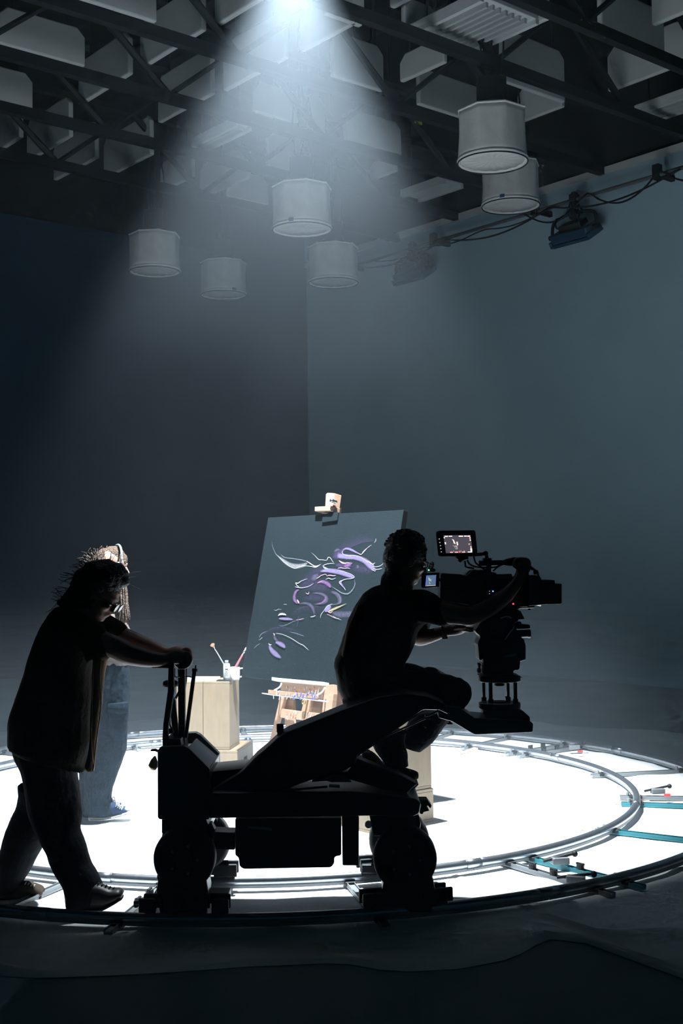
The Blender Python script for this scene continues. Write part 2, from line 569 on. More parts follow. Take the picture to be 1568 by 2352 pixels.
def ribbed(pts, z, nrib, label, name='ribbed_ceiling_light', ribs=True):
    """flat unit seen from below: corner, length along -B, width along A, from three pixels"""
    p = SZ(*pts[0], z); pb = SZ(*pts[1], z); pa = SZ(*pts[2], z)
    Lb, La = (p - pb).dot(B), (pa - p).dot(A)
    Lb, La = abs(Lb), abs(La)
    a, b = p.dot(A), p.dot(B)
    t = thing(name, label, 'ceiling light' if ribs else 'ceiling panel', p)
    put('housing', abox(NB(), a, a + La, b - Lb, b, z + .05, z + .13), M['baffle'], t, bevel=.01)
    put('rim', abox(NB(), a, a + .05, b - Lb, b, z, z + .05), M['baffle'], t)
    put('rim', abox(NB(), a + La - .05, a + La, b - Lb, b, z, z + .05), M['baffle'], t)
    if ribs:
        for i in range(nrib):
            u = a + .1 + (La - .2) * (i + .5) / nrib
            put('rib', abox(NB(), u - .018, u + .018, b - Lb + .05, b - .05, z - .01, z + .05), M['louver'], t, bevel=.006)
    for u, v in ((.15, .2), (.85, .8)):
        q = AB(a + La * u, b - Lb * v, z + .1)
        put('hanger', cyl(NB(), q, Vector((q.x, q.y, ROOFZ)), .01, 5), M['cable'], t)
    return t
ribbed([(926, 90), (1118, 8), (1054, 140)], 7.2, 7, 'long ribbed ceiling light with pale slats above the nearest lantern')
ribbed([(440, 338), (540, 291), (480, 348)], 7.2, 5, 'hazy ribbed ceiling light at the left side of the beam')
ribbed([(1456, 265), (1600, 215), (1504, 283)], 7.2, 6, 'small ribbed ceiling light at the right edge over the wall')
ribbed([(919, 455), (1016, 420), (954, 470)], 7.1, 0, 'flat pale ceiling panel low beside the beam', 'flat_ceiling_panel', False)

# round silk lanterns
def lantern(px, py, wpx, label, rot=0, tab=None, hp=.66):
    """px, py: centre of the drum, wpx: its width"""
    Rr = .375
    Y = Rr * 2 * F_PX / wpx
    c = S(px, py, Y)
    hgt = hp * Rr * 2 * 1.05
    t = thing('silk_lantern', label, 'lantern', c, 'round white space lights hanging from the roof')
    z0, z1 = c.z - hgt / 2, c.z + hgt / 2
    n = 64
    rings = []
    for j in range(9):
        f = j / 8
        ring = []
        for k in range(n):
            th = 2 * math.pi * k / n + rot
            oct_ = math.cos(math.pi / 8) / math.cos(((th - rot) % (math.pi / 4)) - math.pi / 8)
            r = Rr * (1 * (1 - f) + (oct_ * 1.0) * f)
            r *= 1 - .012 * math.sin(f * math.pi) + .007 * math.sin(th * 13 + f * 3) * math.sin(f * math.pi)
            ring.append(Vector((c.x + r * math.cos(th), c.y + r * math.sin(th), z0 + (z1 - z0) * f)))
        rings.append(ring)
    bm = NB()
    vs = [[bm.verts.new(p) for p in r] for r in rings]
    for j in range(8):
        for k in range(n):
            bm.faces.new((vs[j][k], vs[j][(k + 1) % n], vs[j + 1][(k + 1) % n], vs[j + 1][k]))
    sk = put('side_silk', bm, M['silk'], t, smooth=True)
    sm = sk.modifiers.new('thick', 'SOLIDIFY'); sm.thickness = .006
    bm = NB()
    cc = bm.verts.new(c + Vector((0, 0, z0 - c.z + .012)))
    prev = None
    for rr_, zz in ((.5, .006), (.93, .004)):
        ring = [bm.verts.new(Vector((c.x + Rr * rr_ * math.cos(2 * math.pi * k / n), c.y + Rr * rr_ * math.sin(2 * math.pi * k / n), z0 + zz + .004 * math.sin(k * 1.7)))) for k in range(n)]
        if prev is None:
            for k in range(n): bm.faces.new((cc, ring[k], ring[(k + 1) % n]))
        else:
            for k in range(n): bm.faces.new((prev[k], ring[k], ring[(k + 1) % n], prev[(k + 1) % n]))
        prev = ring
    o = put('bottom_silk', bm, M['silk'], t, smooth=True)
    sm = o.modifiers.new('thick', 'SOLIDIFY'); sm.thickness = .004
    put('bottom_binding', tube(NB(), [Vector((c.x + Rr * .97 * math.cos(2 * math.pi * k / 48), c.y + Rr * .97 * math.sin(2 * math.pi * k / 48), z0 + .005)) for k in range(48)], .022, 8, True), M['trimtape'], t, smooth=True)
    put('bottom_ring', tube(NB(), [Vector((c.x + Rr * 1.0 * math.cos(2 * math.pi * k / 48), c.y + Rr * 1.0 * math.sin(2 * math.pi * k / 48), z0 - .022)) for k in range(48)], .007, 6, True), M['blackm'], t, smooth=True)
    op = []
    for k in range(8):
        th = rot + k * math.pi / 4
        op.append(Vector((c.x + Rr * 1.0 * math.cos(th), c.y + Rr * 1.0 * math.sin(th), z1)))
    put('top_binding', tube(NB(), op, .013, 6, True), M['trimtape'], t)
    # lamp head, spokes and hanger above
    put('lamp_head', cyl(NB(), c + Vector((0, 0, hgt / 2 - .02)), c + Vector((0, 0, hgt / 2 + .10)), Rr * .80, 24, Rr * .42), M['blackm'], t, bevel=.01)
    put('ballast_box', box(NB(), c + Vector((0, 0, hgt / 2 + .24)), (.30, .22, .28)), M['blackm'], t, bevel=.015)
    for k in range(8):
        th = rot + k * math.pi / 4
        e = c + Vector((Rr * .97 * math.cos(th), Rr * .97 * math.sin(th), hgt / 2))
        put('spoke', cyl(NB(), e, c + Vector((0, 0, hgt / 2 + .12)), .008, 5), M['blackm'], t)
    # chain of links and two cables to the truss
    ztop = 7.1
    z = c.z + hgt / 2 + .36
    k = 0
    while z < ztop:
        ax = Vector((1, 0, 0)) if k % 2 else Vector((0, 1, 0))
        pts = [Vector((c.x, c.y, z)) + ax * .016 * math.cos(q) + Vector((0, 0, .036 * math.sin(q))) for q in [i * math.pi / 4 for i in range(8)]]
        put('chain_link', tube(NB(), pts, .006, 5, True), M['blackm'], t)
        z += .062; k += 1
    put('hanger', cyl(NB(), Vector((c.x, c.y, ztop)), Vector((c.x, c.y, ROOFZ)), .02, 8), M['blackm'], t)
    for s, q in ((.09, .3), (-.07, -.2)):
        pts = spline([c + Vector((s, 0, hgt / 2 + .36)), c + Vector((s * 1.6, q * .1, hgt / 2 + .8)), c + Vector((s * .8, 0, hgt / 2 + 1.3)), Vector((c.x + s, c.y, 7.7))], 6)
        put('power_cable', tube(NB(), pts, .011, 6), M['cable'], t, smooth=True)
    if tab is not None:
        th = tab
        q = Vector((c.x + Rr * 1.015 * math.cos(th), c.y + Rr * 1.015 * math.sin(th), z0 + .014))
        put('tape_tab', box(NB(), q, (.06, .015, .04), Matrix.Rotation(th + math.pi / 2, 3, 'Z')), M['tapeblue'], t, label='blue tape tab')
    return t
lantern(1130, 315, 162, 'nearest and largest white round silk lantern, hanging at the upper right', .25)
lantern(1172, 425, 134, 'white round silk lantern half hidden behind the largest one', .1, tab=-2.0)
lantern(693, 478, 137, 'white round silk lantern in the middle of the light beam', .2, tab=-1.9)
lantern(355, 582, 117, 'leftmost white round silk lantern in front of the dark wall', .3)
lantern(513, 640, 104, 'lowest and farthest white round silk lantern, second from the left', .15, tab=-1.0)
lantern(765, 608, 115, 'white round silk lantern below the middle one, in the haze', .12)

# the pipe along the right wall, its cables, two panel lamps
def wallpt(px, z, off):
    """point on the plane off metres in front of the right wall seen in pixel column px, at height z"""
    lo = None
    b = B0
    best = None
    while b < BC:
        q = AB(AC - off, b, z)
        if (q - CAM).dot(FWD) > 1:
            e = abs(proj(q)[0] - px)
            if best is None or e < best[0]: best = (e, b, q)
        b += .02
    return best[2]
pipe = thing('grid_pipe', 'thin steel pipe running along the top of the pale right wall', 'pipe', wallpt(1100, 6.55, .35))
pz = 6.60
put('tube', cyl(NB(), AB(AC - .35, -1, pz), AB(AC - .35, BC - .6, pz), .026, 10), M['grey'], pipe, smooth=True)
for i in range(9):
    q = AB(AC - .35, 1 + i * 2.1, pz)
    put('wall_bracket', abox(NB(), AC - .37, AC - .002, q.dot(B) - .03, q.dot(B) + .03, pz - .02, pz + .05), M['steel_dark'], pipe)
    put('clamp', abox(NB(), AC - .40, AC - .30, q.dot(B) - .05, q.dot(B) + .05, pz - .06, pz + .14), M['steel_dark'], pipe, bevel=.01)
def sag(x0, x1, n, s, dz):
    pts = []
    a, b = wallpt(x0, pz, .40), wallpt(x1, pz, .40)
    for i in range(n + 1):
        f = i / n
        pts.append(a.lerp(b, f) + Vector((0, 0, dz - s * abs(math.sin(f * math.pi * 3)))))
    return pts
cab = thing('power_cable', 'black cables looping along the pipe on the right wall', 'cable', wallpt(1300, 6.6, .4))
put('cord', tube(NB(), spline(sag(810, 1560, 24, .16, -.03), 3), .013, 6), M['cable'], cab, smooth=True)
put('cord', tube(NB(), spline(sag(1200, 1700, 18, .26, .02), 3), .013, 6), M['cable'], cab, smooth=True)
put('cord', tube(NB(), spline(sag(860, 1250, 16, .07, -.05), 3), .010, 6), M['cable'], cab, smooth=True)

def panel_lamp(px, py, wpx, label):
    q = wallpt(px, pz, .35)
    q0 = Vector(q)
    Y = q.y
    t = thing('studio_panel_lamp', label, 'lamp', q, 'blue panel lamps under the wall pipe')
    c = S(px, py, Y) + Vector((0, 0, .02))
    k = Y / F_PX
    W = wpx * k * 1.12
    # local axes: along the pipe, outwards, up
    ux, uy, uz = -B, -A, Vector((0, 0, 1))
    def L(x, y, z): return c + ux * x + uy * y + uz * z
    R_ = Matrix((ux, uy, uz)).transposed()
    tilt = R_ @ Matrix.Rotation(math.radians(-32), 3, 'X')
    put('pipe_clamp', cyl(NB(), q + uz * .10, q - uz * .14, .05, 10), M['blackm'], t, bevel=.01)
    put('clamp_jaw', box(NB(), q + uz * .02, (.10, .13, .12), R_), M['blackm'], t, bevel=.012)
    put('spigot', cyl(NB(), q - uz * .12, L(0, 0, .22), .022, 8), M['blackm'], t)
    put('spigot_hub', cyl(NB(), L(-.04, 0, .21), L(.05, 0, .21), .085, 16), M['blackm'], t, bevel=.01)
    yo = spline([L(-W / 2 - .04, 0, -.05), L(-W / 2 - .03, 0, .10), L(-W / 2 + .05, 0, .18), L(0, 0, .22), L(W / 2 - .05, 0, .18), L(W / 2 + .03, 0, .10), L(W / 2 + .04, 0, -.05)], 5)
    put('yoke', tube(NB(), yo, .022, 8), M['blackm'], t, smooth=True)
    put('housing', box(NB(), L(0, 0, -.06), (W * .92, .30, .13), tilt), M['blue_metal'], t, bevel=.02)
    put('heat_sink', box(NB(), L(0, .02, .04), (W * .55, .20, .10), tilt), M['blackm'], t, bevel=.015)
    put('front_frame', box(NB(), L(0, -.05, -.13), (W * 1.0, .36, .035), tilt), M['blue_metal'], t, bevel=.008)
    put('diffuser', box(NB(), L(0, -.055, -.15), (W * .9, .30, .02), tilt), M['anod'], t)
    for s in (-1, 1):
        put('tilt_knob', cyl(NB(), L(s * (W / 2 - .02), 0, -.05), L(s * (W / 2 + .09), 0, -.05), .035, 10), M['blackm'], t)
        put('corner_guard', box(NB(), L(s * W * .47, -.03, -.11), (.05, .34, .09), tilt), M['blue_metal'], t, bevel=.01)
    for s, r in ((.10, .22), (-.22, .16)):
        pts = spline([q - uz * .02 + ux * s * .3, q + ux * (s + .04) - uz * .2, L(s * 1.3, .04, .18), L(s * 1.2, .06, .05), L(s * .6, .05, .02)], 6)
        put('power_cord', tube(NB(), pts, .012, 6), M['cable'], t, smooth=True)
    return t
panel_lamp(947, 620, 92, 'hazy blue panel lamp on a yoke, the left one under the wall pipe')
panel_lamp(1318, 528, 104, 'dark blue panel lamp on a yoke, the right one under the wall pipe')
ys = SZ(959, 281, 7.6)
tag(put('marker_strip', box(NB(), ys, (.14, .03, .05), ROT), M['yellow']), 'small yellow green strip fixed high on the dark truss work', 'strip')
put('hanger', cyl(NB(), ys, Vector((ys.x, ys.y, ROOFZ)), .01, 5), M['cable'], bpy.data.objects['marker_strip']) if False else None

# ------------------------------------------------------------------ ground cloth and circular track
CX, CY = -.492, 8.43
RI, RO, RZ = 2.433, 3.054, .060
def cloth():
    bm = NB()
    edge = []
    n = 220
    near = [(-420, 2190), (-150, 2225), (60, 2248), (300, 2240), (560, 2222), (780, 2212), (900, 2234), (1050, 2228), (1180, 2202), (1240, 2165), (1285, 2152), (1345, 2168), (1400, 2192), (1480, 2222), (1568, 2266), (1760, 2330)]
    nw = [SZ(x, y, 0) for x, y in near]
    ang = [(math.atan2(p.y - CY, p.x - CX), (p.xy - Vector((CX, CY))).length) for p in nw]
    def rad(th):
        for (t0, r0), (t1, r1) in zip(ang, ang[1:]):
            if t0 <= th <= t1: return r0 + (r1 - r0) * (th - t0) / (t1 - t0)
        return 4.35 + .12 * math.sin(th * 5) + .07 * math.sin(th * 11 + 1)
    nr = 90
    rows = []
    ctr = None
    for j in range(nr + 1):
        row = []
        for i in range(n):
            th = -math.pi + 2 * math.pi * i / n
            r = rad(th) * (j / nr)
            x, y = CX + r * math.cos(th), CY + r * math.sin(th)
            f = max(0, (r - 2.2) / 1.0); f = min(f, 1.6)
            h = noise.noise(Vector((x * 1.3, y * 3.2, 0))) + .6 * noise.noise(Vector((x * 4, y * 7, 3)))
            ridge = 1 - abs(noise.noise(Vector((x * .9 + 4, y * 2.1, 7)))) * 5
            z = .010 + .0035 * h + (.014 * f * max(0, ridge)) + .004 * f * h
            if j == nr: z = .003
            row.append(bm.verts.new((x, y, max(z, .003))))
        rows.append(row)
        if j == 0:
            for v in row[1:]: pass
    for j in range(nr):
        for i in range(n):
            bm.faces.new((rows[j][i], rows[j][(i + 1) % n], rows[j + 1][(i + 1) % n], rows[j + 1][i]))
    bmesh.ops.remove_doubles(bm, verts=rows[0], dist=1e-4)
    return bm
tag(put('ground_cloth', cloth(), M['cloth'], smooth=True), 'large wrinkled white ground cloth lying under the circular track', 'cloth')

track = thing('circular_track', 'circular steel camera track laid on the white ground cloth', 'track', (CX, CY, 0))
def arc(r, a0, a1, z, n):
    return [Vector((CX + r * math.cos(a0 + (a1 - a0) * i / n), CY + r * math.sin(a0 + (a1 - a0) * i / n), z)) for i in range(n + 1)]
for nm, r in (('inner_rail', RI), ('outer_rail', RO)):
    for k in range(8):
        a0 = math.radians(-62 + 45 * k)
        a1 = a0 + math.radians(45) - .0016
        o = put(nm, tube(NB(), arc(r, a0, a1, RZ, 26), .0235, 12), M['rail'], track, smooth=True)
        put('rail_joint', tube(NB(), arc(r, a0 - .018, a0 + .018, RZ - .001, 2), .0255, 12), M['rail'], track, smooth=True)
        put('rail_foot', ringed(NB(), [[Vector((p.x + (CX - p.x) / r * s * .010, p.y + (CY - p.y) / r * s * .010, zz)) for s, zz in ((-1, RZ - .034), (1, RZ - .034), (1, RZ - .012), (-1, RZ - .012))] for p in arc(r, a0, a1, 0, 26)]), M['grey'], track)

def sleeper(angle, m, r0=RI - .10, r1=RO + .12, lab=None, gear=False):
    d = Vector((math.cos(angle), math.sin(angle), 0))
    n_ = Vector((-d.y, d.x, 0))
    c = Vector((CX, CY, 0)) + d * ((r0 + r1) / 2)
    R_ = Matrix((d, n_, Vector((0, 0, 1)))).transposed()
    o = put('sleeper', box(NB(), c + Vector((0, 0, .024)), (r1 - r0, .040, .016), R_), m, track, bevel=.003, label=lab)
    for s in (-1, 1):
        put('flange', box(NB(), c + n_ * s * .018 + Vector((0, 0, .034)), (r1 - r0, .004, .014), R_), m, track)
    for r in (RI, RO):
        q = Vector((CX, CY, 0)) + d * r
        put('rail_clip', box(NB(), q + Vector((0, 0, .034)), (.085, .055, .020), R_), M['blackm'], track, bevel=.004)
        put('bolt', cyl(NB(), q - d * .05 + Vector((0, 0, .03)), q - d * .05 + Vector((0, 0, .065)), .011, 8), M['grey'], track)
    if gear:
        for f in (.3, .55):
            q = Vector((CX, CY, 0)) + d * (RI + (RO - RI) * f)
            put('bolt', cyl(NB(), q + Vector((0, 0, .03)), q + Vector((0, 0, .065)), .020, 10), M['blackm'], track)
            put('wing_nut', box(NB(), q + Vector((0, 0, .066)), (.050, .014, .012), R_), M['blackm'], track, bevel=.003)
def ang_of(px, py):
    p = SZ(px, py, .03)
    return math.atan2(p.y - CY, p.x - CX)
SL = [(ang_of(1250, 2008), M['grey'], 'grey sleeper', True), (ang_of(1330, 2000), M['teal'], 'teal sleeper', True),
      (ang_of(1500, 1920), M['teal'], 'teal sleeper', False), (ang_of(1500, 1832), M['grey'], 'grey sleeper', False),
      (ang_of(1500, 1848), M['teal'], 'teal sleeper', False), (ang_of(1440, 1777), M['grey'], 'grey sleeper', False),
      (ang_of(1262, 1726), M['grey'], 'grey sleeper', True), (ang_of(1225, 1722), M['grey'], 'grey sleeper', True),
      (ang_of(1130, 1703), M['grey'], 'grey sleeper', False), (ang_of(1010, 1693), M['grey'], 'grey sleeper', False),
      (ang_of(300, 1715), M['grey'], 'grey sleeper', False), (ang_of(60, 1735), M['grey'], 'grey sleeper', False), (ang_of(100, 2050), M['grey'], 'grey sleeper', False),
      (ang_of(322, 2078), M['grey'], 'grey sleeper', True), (ang_of(835, 2068), M['grey'], 'grey sleeper', False), (ang_of(560, 1683), M['grey'], 'grey sleeper', False)]
for a, m, lab, g in SL:
    sleeper(a, m, lab=lab, gear=g)
# tie plates where the double sleepers meet
def tie(px, py, rotz, lab):
    p = SZ(px, py, .05)
    t = thing('track_clamp', lab, 'clamp', p)
    R_ = Matrix.Rotation(rotz, 3, 'Z')
    put('body', box(NB(), p + Vector((0, 0, .018)), (.09, .05, .035), R_), M['grey'], t, bevel=.006)
    put('lever', cyl(NB(), p + R_ @ Vector((-.09, .0, .02)), p + R_ @ Vector((.07, .01, .045)), .008, 8), M['blackm'], t)
    put('knob', ball(NB(), p + R_ @ Vector((.085, .01, .045)), .016, 10), M['blackm'], t, smooth=True)
    return t
tie(1286, 1985, .2, 'grey lever clamp on the teal sleeper at the lower right of the track')
tie(1322, 2028, -.3, 'dark clamp where the near double sleepers meet the outer rail')
t_ = tie(1318, 1721, .1, 'grey clamp with a red tip on the far double sleepers')
t2_ = tie(1510, 1823, .1, 'grey lever clamp with a red tip lying on the right pair of sleepers')
for tt, px, py in ((t_, 1332, 1726), (t2_, 1532, 1826)):
    p = SZ(px, py, .06)
    put('red_tip', cyl(NB(), p - Vector((.02, 0, 0)), p + Vector((.02, 0, 0)), .010, 8), M['redp'], tt, label='red plastic tip')
def wedge(px, py, dx, lab):
    a = ang_of(px, py)
    p = SZ(px, py, .012)
    d = Vector((math.cos(a), math.sin(a), 0)); n_ = Vector((-d.y, d.x, 0))
    bm = NB()
    pts = []
    for u, z in ((0, .012), (.22, .012), (.22, .036), (0, .016)):
        pts.append((u, z))
    va = [bm.verts.new(p.xy.to_3d() + d * u + n_ * .022 + Vector((0, 0, z))) for u, z in pts]
    vb = [bm.verts.new(p.xy.to_3d() + d * u - n_ * .022 + Vector((0, 0, z))) for u, z in pts]
    bm.faces.new(va); bm.faces.new(vb[::-1])
    for i in range(4): bm.faces.new((va[i], vb[i], vb[(i + 1) % 4], va[(i + 1) % 4]))
    tag(put('wooden_wedge', bm, M['pine'], bevel=.002), lab, 'wedge', 'pine wedges under the inner rail')
for x, y, lab in ((1112, 1965, 'pine wedge under the inner rail left of the near double sleepers'), (1334, 1905, 'pine wedge at the inner end of the lone teal sleeper'),
                  (1412, 1836, 'upper of two pine wedges at the rightmost turn of the inner rail'), (1412, 1846, 'lower of two pine wedges at the rightmost turn of the inner rail'),
                  (1326, 1784, 'pine wedge inside the far right bend of the inner rail'), (1056, 1731, 'pine wedge inside the far rail, right of the boxes'),
                  (272, 1727, 'pine wedge inside the far rail beside the standing person'), (72, 1988, 'pine wedge inside the near rail behind the walking shoes')):
    wedge(x, y, 0, lab)

# ------------------------------------------------------------------ apple boxes, easel, canvas, painting things
def abox3(name, p, yaw, sx, sy, sz, label, cat='box', hole=None, group=None, seams=()):
    """wooden box: p is the middle of its foot, sx along its front"""
    R_ = Matrix.Rotation(yaw, 3, 'Z')
    t = thing(name, label, cat, p, group)
    th = .018
    def L(x, y, z): return Vector(p) + R_ @ Vector((x, y, z))
    def face(nm, cx, cy, cz, ax, ay, az, hole_ax=None):
        bm = box(NB(), L(cx, cy, cz), (ax, ay, az), R_)
        return put(nm, bm, M['ply'], t, bevel=.003)
    face('top_panel', 0, 0, sz - th / 2, sx, sy, th)
    face('bottom_panel', 0, 0, th / 2, sx, sy, th)
    face('front_panel', 0, -sy / 2 + th / 2, sz / 2, sx, th, sz - 2 * th - .001)
    face('back_panel', 0, sy / 2 - th / 2, sz / 2, sx, th, sz - 2 * th - .001)
    for s in (-1, 1):
        if hole == s:
            # end panel with a hand hole: four pieces round a slot
            hw, hh = .055, .020
            x = s * (sx / 2 - th / 2)
            w2 = sy - 2 * th
            bm = NB()
            hz_ = sz - 2 * th
            box(bm, L(x, 0, sz / 2 + (hz_ / 2 + hh) / 2), (th, w2, hz_ / 2 - hh), R_)
            box(bm, L(x, 0, sz / 2 - (hz_ / 2 + hh) / 2), (th, w2, hz_ / 2 - hh), R_)
            for q in (-1, 1):
                box(bm, L(x, q * (w2 / 2 + hw) / 2, sz / 2), (th, w2 / 2 - hw, 2 * hh), R_)
            put('end_panel', bm, M['ply'], t)
            put('hand_hole', box(NB(), L(x - s * .03, 0, sz / 2), (.004, 2 * hw, 2 * hh), R_), M['plyedge'], t)
        else:
            face('end_panel', s * (sx / 2 - th / 2), 0, sz / 2, th, sy - 2 * th, sz - 2 * th)
    return t
# left plinth
pc = SZ(527, 1723, .213)                                  # lower right front corner of the tall boxes
yawL = math.radians(-9)
RL = Matrix.Rotation(yawL, 3, 'Z')
base = Vector((pc.x, pc.y, 0))
lo_c = base + RL @ Vector((-.10, .255, 0)); 
abox3('apple_box', lo_c + RL @ Vector((-.045, -.02, .010)), yawL, .42, .51, .203, 'low wooden box with a hand hole, under the tall pale boxes left of the easel', hole=1)
for i, lab in enumerate(('right one of the tall pale wooden boxes carrying the mug', 'left one of the tall pale wooden boxes, under the white paper pad behind the levers')):
    q = base + RL @ Vector((-.10 - i * .206, .155, .214))
    abox3('tall_box', q, yawL, .203, .305, .508, lab)
ZT = .214 + .508
def onbox(px, py=1560): return SZ(px, py, ZT)
def top_at(px, dy):
    """a point on the box tops in pixel column px, dy metres behind the front edge"""
    Yf = pc.y + .02 + dy
    p = S(px, 1560, Yf)
    return Vector((p.x, p.y, ZT + .0005))
# mug, bottle, brushes
p = top_at(539.5, .10); k = p.y / F_PX
r = 10.5 * k * 1.05
mug = thing('mug', 'white ceramic mug holding brushes on the pale wooden boxes', 'mug', p)
def lathe(bm, c, prof, n=28):
    rings = [[Vector((c.x + rr_ * math.cos(2 * math.pi * i / n), c.y + rr_ * math.sin(2 * math.pi * i / n), c.z + z)) for i in range(n)] for rr_, z in prof]
    return ringed(bm, rings)
h = .098
put('cup', lathe(NB(), p, [(r * .85, 0), (r * .95, .004), (r, .012), (r, h), (r * .93, h), (r * .90, .012), (r * .1, .008)]), M['ceramic'], mug, smooth=True)
hp = spline([p + Vector((r * .95, 0, h * .85)), p + Vector((r + .022, 0, h * .88)), p + Vector((r + .034, 0, h * .62)), p + Vector((r + .022, 0, h * .32)), p + Vector((r * .95, 0, h * .20))], 6)
put('handle', tube(NB(), hp, .0055, 8), M['ceramic'], mug, smooth=True)
def brush(x0, y0, x1, y1, Y, lab, m1, m2, rr_, tipw):
    a, b = S(x0, y0, Y), S(x1, y1, Y)
    t = thing('paintbrush', lab, 'brush', a)
    d = (b - a)
    put('handle', tube(NB(), [a, a + d * .3, a + d * .7, a + d * .78], [rr_ * .5, rr_, rr_ * .8, rr_ * .6], 8), m1, t, smooth=True)
    put('ferrule', cyl(NB(), a + d * .78, a + d * .90, rr_ * .75, 10), M['chrome'], t, smooth=True)
    n_ = Vector((d.z, 0, -d.x)).normalized()
    bm = NB()
    for i in range(9):
        f = (i - 4) / 4
        cyl(bm, a + d * .89 + n_ * f * rr_ * .5, a + d * 1.0 + n_ * f * tipw - d * .03 * f * f, .0022, 5)
    o = put('bristles', bm, m2, t); o['kind'] = 'stuff'
    return t
brush(530, 1553, 486, 1478, p.y + .005, 'long paintbrush with a brown fan tip leaning left out of the mug', M['plastic'], M['bristle'], .005, .018)
brush(531, 1550, 566, 1487, p.y, 'paintbrush smeared with pink paint leaning right out of the mug', M['pinkp'], M['whitep'], .0085, .006)
brush(535, 1551, 561, 1494, p.y + .02, 'thin white paintbrush behind the pink one in the mug', M['whitep'], M['whitep'], .004, .004)
p = top_at(520.5, .05); k = p.y / F_PX
bt = thing('bottle', 'slim grey white bottle with a printed label in front of the mug', 'bottle', p)
r = 7.8 * k
put('body', lathe(NB(), p, [(r * .9, 0), (r, .005), (r, .120), (r * .92, .128), (r * .5, .131)]), M['plastic'], bt, smooth=True)
put('cap', lathe(NB(), p + Vector((0, 0, .129)), [(r * .55, 0), (r * .55, .020), (r * .48, .023)], 16), M['plastic'], bt, smooth=True)
put('label', lathe(NB(), p + Vector((0, 0, .022)), [(r * 1.01, 0), (r * 1.02, .001), (r * 1.02, .092), (r * 1.01, .093)]), M['label'], bt, smooth=True)
tb = NB()
box(tb, p + Vector((.002, -r * 1.03, .088)), (r * .75, .002, .007))
for i in range(3): box(tb, p + Vector((-.001 + i * .006 - .006, -r * 1.03, .107)), (.0035, .002, .005))
for i in range(4): box(tb, p + Vector((0, -r * 1.03, .070 - i * .010)), (r * (.9 if i % 2 else .6), .0015, .0016))
o = put('print', tb, M['ink'], bt); o['kind'] = 'stuff'
for px, w_, d_, m, z, nm, lab, cat in ((463, .24, .20, 'paper', .014, 'paper_pad', 'white paper pad with blue and pink smears on the tall boxes', 'paper'),):
    p = top_at(px, .16)
    t = thing(nm, lab, cat, p)
    put('sheets', box(NB(), p + Vector((0, 0, z / 2)), (w_, d_, z), RL), M[m], t, bevel=.002)
    bm = NB()
    for i in range(9):
        q = p + Vector((-.10 + i * .024, -.07 + .012 * (i % 4), z + .0006))
        box(bm, q, (.035, .006, .001), Matrix.Rotation(.3 * math.sin(i * 2.3), 3, 'Z'))
    o = put('paint_smears', bm, M['bluep'], t); o['kind'] = 'stuff'
    bm = NB()
    for i in range(5):
        q = p + Vector((-.08 + i * .035, .0 + .02 * (i % 3), z + .0006))
        box(bm, q, (.025, .008, .001), Matrix.Rotation(.5 * i, 3, 'Z'))
    o = put('paint_smears', bm, M['pinkp'], t, label='pink smears'); o['kind'] = 'stuff'
p = top_at(515, -.0 + .035)
bm = box(NB(), p + Vector((0, -.0, .004)), (.11, .06, .006), RL @ Matrix.Rotation(.0, 3, 'Z'))
tag(put('palette_plate', bm, M['anod'], bevel=.002), 'thin dark plate lying at the front of the boxes below the bottle', 'plate')
bpy.data.objects['palette_plate'].location = (0, 0, 0)

# right plinth
pr = SZ(996, 1887, .008)
yr = math.radians(38)
RR = Matrix.Rotation(yr, 3, 'Z')
# its rightmost foot corner stands at pr
cR = Vector((pr.x, pr.y, .010)) + RR @ Vector((-.255, .1525, 0)) 
abox3('apple_box', cR, yr, .51, .305, .203, 'low wooden box on the white floor behind the right front wheel', hole=-1)
cU = cR + RR @ Vector((.255 - .1525 - .006, 0, .204))
abox3('tall_box', cU, yr, .305, .29, .508, 'tall wooden box standing on the low box behind the seated operator')

# canvas on the easel
BL = S(554, 1554, 8.95)
BL.z = BL.z
U = -B
V = Vector((0, 0, 1))
tilt = math.radians(12.5)
Nn = Vector((-A.x, -A.y, 0))                             # the painted side faces left and towards the camera
V = (Vector((0, 0, 1)) * math.cos(tilt) - Nn * math.sin(tilt))
TLp = BL + V * 1.2
# length of the canvas: until its lower right corner is in column 862
Wc = .4
while proj(BL + U * Wc)[0] < 864: Wc += .01
Hc = .5
while proj(BL + V * Hc)[1] > 1190: Hc += .005
Nf = U.cross(V).normalized()
if Nf.dot(Nn) < 0: Nf = -Nf
def onplane(px, py, off=0.0):
    d = ray(px, py)
    o_ = BL + Nf * off
    tt = (o_ - CAM).dot(Nf) / d.dot(Nf)
    return CAM + d * tt
cvs = thing('canvas', 'large charcoal canvas painted with swirling violet and white strokes, on the easel', 'painting', BL)
RC = Matrix((U, Nf, V)).transposed()
put('stretched_cloth', box(NB(), BL + U * Wc / 2 + V * Hc / 2 - Nf * .0015, (Wc, .003, Hc), RC), M['canvas'], cvs)
put('stretcher', box(NB(), BL + U * Wc / 2 + V * Hc / 2 - Nf * .023, (Wc - .002, .040, Hc - .002), RC), M['canvas_edge'], cvs, bevel=.002)
